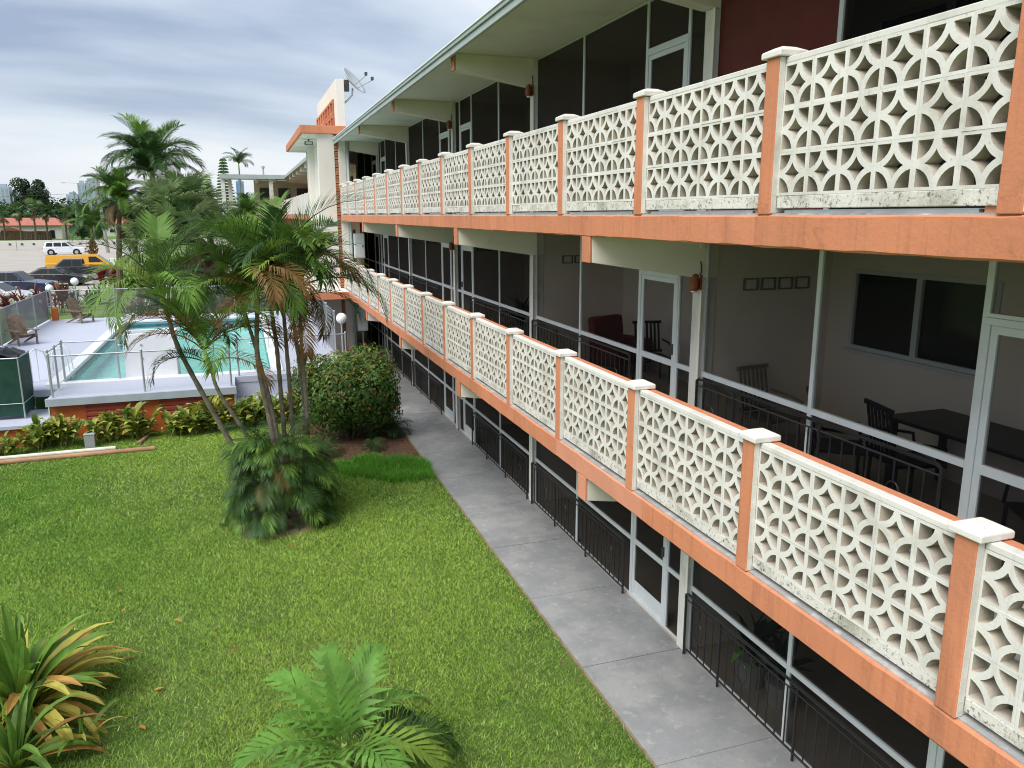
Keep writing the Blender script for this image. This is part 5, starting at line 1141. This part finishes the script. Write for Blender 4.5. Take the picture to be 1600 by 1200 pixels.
for x, h, w, lab in ((-215, 32, 11, 'leftmost hazy tower block on the skyline'), (-203, 27, 9, 'hazy tower block second from the left on the skyline'), (-188, 22, 12, 'low hazy tower block left of the tall round tree'), (-147, 36, 7, 'hazy tower left of the street light pole'), (-140, 38.5, 6, 'hazy slim tower beside the street light'), (-134, 40.5, 6, 'tallest hazy tower near the utility pole'), (-156, 25, 10, 'hazy mid-height block left of the towers'), (-128, 30, 6, 'hazy tower just right of the utility pole'), (2.4, 39.5, 8, 'distant blue glass tower over the far gallery roof')):
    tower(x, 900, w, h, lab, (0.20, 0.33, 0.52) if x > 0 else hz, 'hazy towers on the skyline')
def pole(x, y, h, r_, lab, arm=None, name='utility_pole', lean=0.0):
    t = thing(name, lab, 'pole', (x, y, gz2(y))); MB().tube([(0, 0, 0), (lean, 0, h)], [r_, r_ * 0.7], 8).build('shaft', M('weathered_pole_%d' % int(abs(x)), (0.30, 0.29, 0.26), 0.9, 0.15), t, local=True)
    if arm:
        MB().tube([(lean, 0, h - 0.4), (lean + arm * 0.4, 0, h + 0.05), (lean + arm, 0, h + 0.1)], [0.06, 0.05, 0.04], 6).build('arm', galv, t, local=True); MB().box(lean + arm - 0.5, lean + arm + 0.1, -0.12, 0.12, h + 0.02, h + 0.16).build('lamp_head', galv, t, local=True, bevel=0.03)
    else: MB().box(lean - 0.7, lean + 0.7, -0.05, 0.05, h - 0.7, h - 0.58).build('crossarm', bark_brown, t, local=True)
    return t
pole(-18.9, 131, 10.8, 0.26, 'grey wooden utility pole beside the palm and parked cars', None, lean=-0.55)
pole(-23.4, 150, 10.6, 0.15, 'street light with long horizontal arm left of the utility pole', -3.6, 'street_light')
pole(-36.5, 212, 11.0, 0.2, 'pale utility pole in front of the far trees'); pole(-31.5, 200, 8.2, 0.16, 'shorter pole right of the red-roofed house')
wr = thing('overhead_wire', 'thin overhead wire strung between the far utility poles', 'wire', (-36.5, 212, 8)); MB().tube([(-0.0, 0, 2.7), (-16, 2, 1.9), (-34, 4, 2.6)], 0.04, 4).build('strand', alu_dark, wr, local=True); MB().tube([(0, 0, 2.5), (8, -38, 1.8), (17.2, -81, 2.2)], 0.04, 4).build('strand', alu_dark, wr, local=True)
op = thing('garden_pier', 'short orange masonry pier beside the far path', 'pier', (-8.9, 68.5, gz2(68))); MB().box(-0.35, 0.35, -0.3, 0.3, -0.1, 1.25).build('shaft', deck_orange, op, local=True, bevel=0.02); MB().box(-0.42, 0.42, -0.37, 0.37, 1.251, 1.36).build('cap', white, op, local=True)
op = thing('garden_bin', 'small orange-red box beside the path beyond the pool', 'bin', (-3.2, 61, gz2(61))); MB().box(-0.45, 0.45, -0.35, 0.35, 0, 0.75).build('body', louver_red, op, local=True, bevel=0.03); MB().box(-0.5, 0.5, -0.4, 0.4, 0.751, 0.83).build('lid', deck_orange, op, local=True, bevel=0.02)

# ------------------------------------------------------------------ vehicles
def wheel(t, x, y, r_, w=0.2):
    sg_ = 1 if y > 0 else -1
    wh = MB().lathe([(r_ * 0.62, -w / 2), (r_ * 0.95, -w / 2), (r_, -w / 4), (r_, w / 4), (r_ * 0.95, w / 2), (r_ * 0.62, w / 2)], 18, (x, y, r_), axis='y').build('wheel', rubber, t, local=True)
    MB().lathe([(r_ * 0.60, -0.02), (r_ * 0.60, 0.012), (r_ * 0.2, 0.03)] if sg_ > 0 else [(r_ * 0.2, -0.03), (r_ * 0.60, -0.012), (r_ * 0.60, 0.02)], 12, (x, y + sg_ * w / 2, r_), axis='y').build('rim', chrome, wh, local=True)
def vehicle(name, cat, lab, loc, rz, body, cabin, wid, belt, wheels, mat, wins, r_=0.34, head=None, tail=None, extra=None, mirror=None):
    t = thing(name, lab, cat, loc, rz); hw = wid / 2
    MB().prism(body, 'y', -hw, hw).build('body', mat, t, local=True, bevel=0.07, seg=3)
    if cabin:
        n = len(cabin); mb = MB(); hz_ = max(p[1] for p in cabin); lz = min(p[1] for p in cabin)
        def iw(z): return hw - 0.05 - 0.17 * (z - lz) / max(0.1, hz_ - lz)
        vs = [(x, -iw(z), z) for x, z in cabin] + [(x, iw(z), z) for x, z in cabin]
        mb.add(vs, [tuple(range(n)), tuple(range(2 * n - 1, n - 1, -1))] + [(i, n + i, n + (i + 1) % n, (i + 1) % n) for i in range(n)])
        mb.build('cabin', mat, t, local=True, bevel=0.05, seg=3)
        for poly in wins:                                  # side windows: polygons in x,z laid on the tapering cabin side
            for s_ in (-1, 1):
                k = len(poly); mb = MB(); a = [(x, s_ * (iw(z) + 0.012), z) for x, z in poly]; b_ = [(x, s_ * (iw(z) - 0.03), z) for x, z in poly]
                mb.add(a + b_, [tuple(range(k)) if s_ < 0 else tuple(range(k))[::-1]] + [(i, (i + 1) % k, k + (i + 1) % k, k + i) for i in range(k)]); mb.build('side_window', glass_dark, t, local=True)
        for (xa, za), (xb, zb_) in ((cabin[0], cabin[1]), (cabin[-2], cabin[-1])):    # rear and front glass
            u0, u1 = 0.12, 0.9; pa = (xa + (xb - xa) * u0, za + (zb_ - za) * u0); pb = (xa + (xb - xa) * u1, za + (zb_ - za) * u1)
            dx, dz = (zb_ - za), -(xb - xa); l_ = math.hypot(dx, dz); 
            if (dx > 0) != (xa > 0): dx, dz = -dx, -dz
            if abs(dx) < 1e-6: dx = 1e-6
            o = 0.014; ox, oz = dx / l_ * o, dz / l_ * o
            v = [(pa[0] + ox, -iw(pa[1]) + 0.07, pa[1] + oz), (pa[0] + ox, iw(pa[1]) - 0.07, pa[1] + oz), (pb[0] + ox, iw(pb[1]) - 0.07, pb[1] + oz), (pb[0] + ox, -iw(pb[1]) + 0.07, pb[1] + oz)]
            MB().add(v, [(0, 1, 2, 3)]).build('windscreen', glass_dark, t, local=True)
    for xw in wheels:
        for s_ in (-1, 1):
            MB().lathe([(r_ * 1.18, -0.01), (r_ * 1.18, 0.01)], 20, (xw, s_ * (hw + 0.004), r_), axis='y').build('wheel_arch', rubber, t, local=True); wheel(t, xw, s_ * (hw - 0.07), r_)
    x0 = min(p[0] for p in body); x1 = max(p[0] for p in body)
    for s_ in (-1, 1):
        y0, y1 = (s_ * hw * 0.95, s_ * hw * 0.55)
        zl = belt - 0.22; MB().box(x1 - 0.22, x1 + 0.008, min(y0, y1), max(y0, y1), zl - 0.08, zl + 0.08).build('headlight', lamp_clear, t, local=True, bevel=0.02)
        MB().box(x0 - 0.008, x0 + 0.12, min(y0, y1), max(y0, y1), zl - 0.06, zl + 0.14).build('tail_light', lamp_red, t, local=True, bevel=0.02)
        if cabin: xm = cabin[-1][0] - 0.35; MB().box(xm - 0.06, xm + 0.06, min(s_ * hw, s_ * (hw + 0.17)), max(s_ * hw, s_ * (hw + 0.17)), belt + 0.03, belt + 0.17).build('mirror', mat, t, local=True, bevel=0.03)
    MB().box(x1 - 0.1, x1 + 0.012, -hw * 0.5, hw * 0.5, belt - 0.42, belt - 0.2).build('grille', alu_dark, t, local=True)
    MB().box(x0 - 0.03, x0 + 0.1, -hw * 0.9, hw * 0.9, 0.36, 0.52).build('bumper', alu_dark, t, local=True, bevel=0.03); MB().box(x1 - 0.1, x1 + 0.03, -hw * 0.9, hw * 0.9, 0.30, 0.46).build('bumper', alu_dark, t, local=True, bevel=0.03)
    for xd in (extra or ()): 
        for s_ in (-1, 1): MB().box(xd - 0.07, xd + 0.07, s_ * (hw + 0.008) - 0.01, s_ * (hw + 0.008) + 0.01, belt - 0.12, belt - 0.09).build('door_handle', chrome, t, local=True)
    return t
silver = paint('silver_car_paint', (0.55, 0.57, 0.60)); black_p = paint('black_car_paint', (0.012, 0.012, 0.016)); navy = paint('navy_car_paint', (0.012, 0.022, 0.065)); yellow = paint('yellow_van_paint', (0.72, 0.36, 0.015)); white_p = paint('white_car_paint', (0.74, 0.76, 0.80)); grey_p = paint('charcoal_truck_paint', (0.03, 0.03, 0.035))
suv_b = [(-2.55, 0.32), (2.5, 0.28), (2.6, 0.62), (2.52, 1.0), (1.15, 1.14), (-2.52, 1.16), (-2.6, 0.7)]; suv_c = [(-2.50, 1.10), (-2.25, 1.82), (0.25, 1.86), (1.15, 1.10)]
suv_w = [[(-2.2, 1.20), (-2.05, 1.70), (-1.35, 1.73), (-1.35, 1.20)], [(-1.22, 1.20), (-1.22, 1.73), (-0.30, 1.74), (-0.30, 1.20)], [(-0.18, 1.20), (-0.18, 1.74), (0.22, 1.74), (0.82, 1.20)]]
sed_b = [(-2.35, 0.28), (2.3, 0.24), (2.42, 0.5), (2.30, 0.74), (1.05, 0.93), (-1.45, 1.0), (-2.3, 0.98), (-2.42, 0.6)]; sed_c = [(-1.95, 0.95), (-0.95, 1.43), (0.15, 1.45), (1.15, 0.90)]
sed_w = [[(-1.45, 1.02), (-0.85, 1.35), (-0.40, 1.36), (-0.40, 1.02)], [(-0.28, 1.02), (-0.28, 1.36), (0.12, 1.36), (0.72, 1.00)]]
van_b = [(-2.9, 0.35), (2.5, 0.32), (2.65, 0.6), (2.60, 1.05), (2.1, 1.25), (-2.9, 1.3), (-2.95, 0.7)]; van_c = [(-2.92, 1.24), (-2.85, 1.98), (1.2, 2.02), (2.15, 1.22)]
van_w = [[(0.55, 1.34), (0.55, 1.84), (1.15, 1.84), (1.75, 1.34)]]
pk_b = [(-2.75, 0.45), (2.6, 0.42), (2.75, 0.7), (2.68, 1.10), (1.35, 1.22), (-2.75, 1.22), (-2.8, 0.7)]; pk_c = [(-0.85, 1.18), (-0.75, 1.84), (0.65, 1.86), (1.45, 1.18)]
pk_w = [[(-0.70, 1.28), (-0.66, 1.74), (-0.05, 1.75), (-0.05, 1.28)], [(0.05, 1.28), (0.05, 1.75), (0.60, 1.75), (1.10, 1.28)]]
vehicle('car', 'car', 'white SUV driving on the road in front of the barrier', (-23.6, 126, gz2(126) + 0.006), R(2), suv_b, suv_c, 2.0, 1.12, (-1.6, 1.55), white_p, suv_w, 0.40, extra=(-0.9, 0.1))
vehicle('van', 'van', 'yellow panel van parked behind the dark pickup', (-13.9, 81.5, gz2(81.5) + 0.006), R(3), van_b, van_c, 2.0, 1.25, (-1.8, 1.7), yellow, van_w, 0.36, extra=(0.7,))
vehicle('pickup_truck', 'truck', 'dark pickup truck parked between the black sedan and yellow van', (-14.0, 77.3, gz2(77.3) + 0.006), R(184), pk_b, pk_c, 1.95, 1.18, (-1.7, 1.75), grey_p, pk_w, 0.40, extra=(-0.5, 0.3))
vehicle('car', 'car', 'black sedan parked in front of the yellow van', (-14.3, 72.0, gz2(72) + 0.006), R(-7), sed_b, sed_c, 1.85, 0.93, (-1.45, 1.45), black_p, sed_w, 0.34, extra=(-0.75, 0.1))
vehicle('car', 'car', 'dark blue SUV parked behind the silver car at the left edge', (-15.2, 63.5, gz2(63.5) + 0.006), R(-12), [(x * 0.92, z * 0.98) for x, z in suv_b], [(x * 0.92, z * 0.93) for x, z in suv_c], 1.9, 1.10, (-1.45, 1.42), navy, [[(x * 0.92, z * 0.95) for x, z in w] for w in suv_w], 0.36, extra=(-0.8, 0.1))
vehicle('car', 'car', 'silver coupe parked at the left edge in front of the blue SUV', (-14.9, 57.2, gz2(57.2) + 0.006), R(-14), sed_b, sed_c, 1.85, 0.93, (-1.45, 1.45), silver, sed_w, 0.34, extra=(-0.1,))
vehicle('car', 'car', 'white sedan partly hidden behind the palm right of the yellow van', (-11.2, 95, gz2(95) + 0.01), R(5), sed_b, sed_c, 1.85, 0.93, (-1.45, 1.45), white_p, sed_w, 0.34, extra=(-0.75, 0.1))
vehicle('car', 'car', 'second white car behind the fan palms at the end of the car row', (-9.3, 100, gz2(100) + 0.012), R(8), sed_b, sed_c, 1.85, 0.93, (-1.45, 1.45), paint('pearl_white_car_paint', (0.66, 0.67, 0.69)), sed_w, 0.34, extra=(-0.75, 0.1))

# ------------------------------------------------------------------ furniture on the porches
def patio_chair(x, y, z, rz, lab, mat):
    t = thing('patio_chair', lab, 'chair', (x, y, z), rz, 'slat-backed patio chairs')
    MB().box(-0.25, 0.25, -0.25, 0.25, 0.43, 0.46).build('seat', mat, t, local=True, bevel=0.01)
    for sx_ in (-1, 1):
        for sy2 in (-1, 1): MB().tube([(0.24 * sx_, 0.25 * sy2, 0), (0.23 * sx_, 0.24 * sy2, 0.43)], 0.018, 6).build('leg', mat, t, local=True)
        MB().tube([(-0.25, 0.27 * sx_, 0.70), (0.0, 0.29 * sx_, 0.68), (0.22, 0.28 * sx_, 0.64), (0.25, 0.26 * sx_, 0.44)], 0.018, 6).build('armrest', mat, t, local=True)
    for i in range(7): yy_ = -0.21 + 0.07 * i; MB().prism([(-0.25, 0.50), (-0.235, 0.50), (-0.325, 0.98), (-0.34, 0.98)], 'y', yy_ - 0.017, yy_ + 0.017).build('back_slat', mat, t, local=True)
    for zz, xx in ((0.48, -0.245), (0.98, -0.335)): MB().box(xx - 0.015, xx + 0.015, -0.26, 0.26, zz, zz + 0.045).build('back_rail', mat, t, local=True)
    return t
blk = M('black_powder_coat', (0.013, 0.013, 0.014), 0.4, 0.1)
F2 = ZF[1] + 0.006
patio_chair(5.85, 6.45, F2, R(-35), 'black slat-backed patio chair nearest the middle screen post', blk)
patio_chair(6.15, 5.85, F2, R(-15), 'black slat-backed patio chair drawn up to the dark table', blk)
patio_chair(5.95, 7.75, F2, R(-80), 'tan slat-backed patio chair against the party wall', M('tan_powder_coat', (0.22, 0.19, 0.15), 0.6, 0.1))
patio_chair(6.1, 4.3, F2, R(150), 'black patio chair seen through the white screen door', blk)
tb = thing('patio_table', 'dark rectangular patio table behind the second-floor screen', 'table', (6.72, 5.4, F2)); MB().box(-0.42, 0.40, -0.95, 0.95, 0.74, 0.78).build('tabletop', blk, tb, local=True, bevel=0.008)
for sx_ in (-0.36, 0.34):
    for sy2 in (-0.85, 0.85): MB().box(sx_ - 0.03, sx_ + 0.03, sy2 - 0.03, sy2 + 0.03, 0, 0.739).build('leg', blk, tb, local=True)
ar = thing('armchair', 'dark red upholstered armchair inside the second-floor porch', 'armchair', (6.5, 12.9, F2), R(-70)); mr = M('dark_red_fabric', (0.16, 0.025, 0.03), 0.9, 0.2, 8)
MB().box(-0.36, 0.38, -0.34, 0.34, 0.18, 0.44).build('seat', mr, ar, local=True, bevel=0.05); MB().prism([(-0.40, 0.2), (-0.22, 0.2), (-0.34, 1.0), (-0.50, 1.0)], 'y', -0.40, 0.40).build('backrest', mr, ar, local=True, bevel=0.05)
for s_ in (-0.40, 0.40): MB().box(-0.36, 0.36, s_ - 0.07, s_ + 0.07, 0.15, 0.62).build('armrest', mr, ar, local=True, bevel=0.04)
for sx_ in (-0.3, 0.3):
    for sy2 in (-0.33, 0.33): MB().box(sx_ - 0.025, sx_ + 0.025, sy2 - 0.025, sy2 + 0.025, 0, 0.15).build('leg', bark_brown, ar, local=True)
patio_chair(6.6, 11.9, F2, R(-100), 'black chair beside the dark red armchair', blk)
def potted(x, y, z, s, lab):
    t = thing('potted_plant', lab, 'plant', (x, y, z)); MB().lathe([(0.13 * s, 0), (0.19 * s, 0.32 * s), (0.20 * s, 0.34 * s), (0.17 * s, 0.34 * s), (0.165 * s, 0.30 * s)], 14).build('pot', concrete, t, local=True)
    for j in range(20): inst('leaf', rg.choice(dk_me), t, (0, 0, 0.32 * s), Euler((rg.uniform(-.3, .3), rg.uniform(-0.3, 0.2), j * 2.4)), s * rg.uniform(0.7, 1.1))
potted(5.62, 7.35, 0.012, 1.15, 'potted green plant behind the ground-floor railing next to the white column'); potted(5.68, 6.85, 0.012, 1.0, 'second potted plant behind the nearest ground-floor railing')
potted(5.85, 16.6, F2, 1.25, 'leafy potted plant behind the screens past the second column of the second floor')
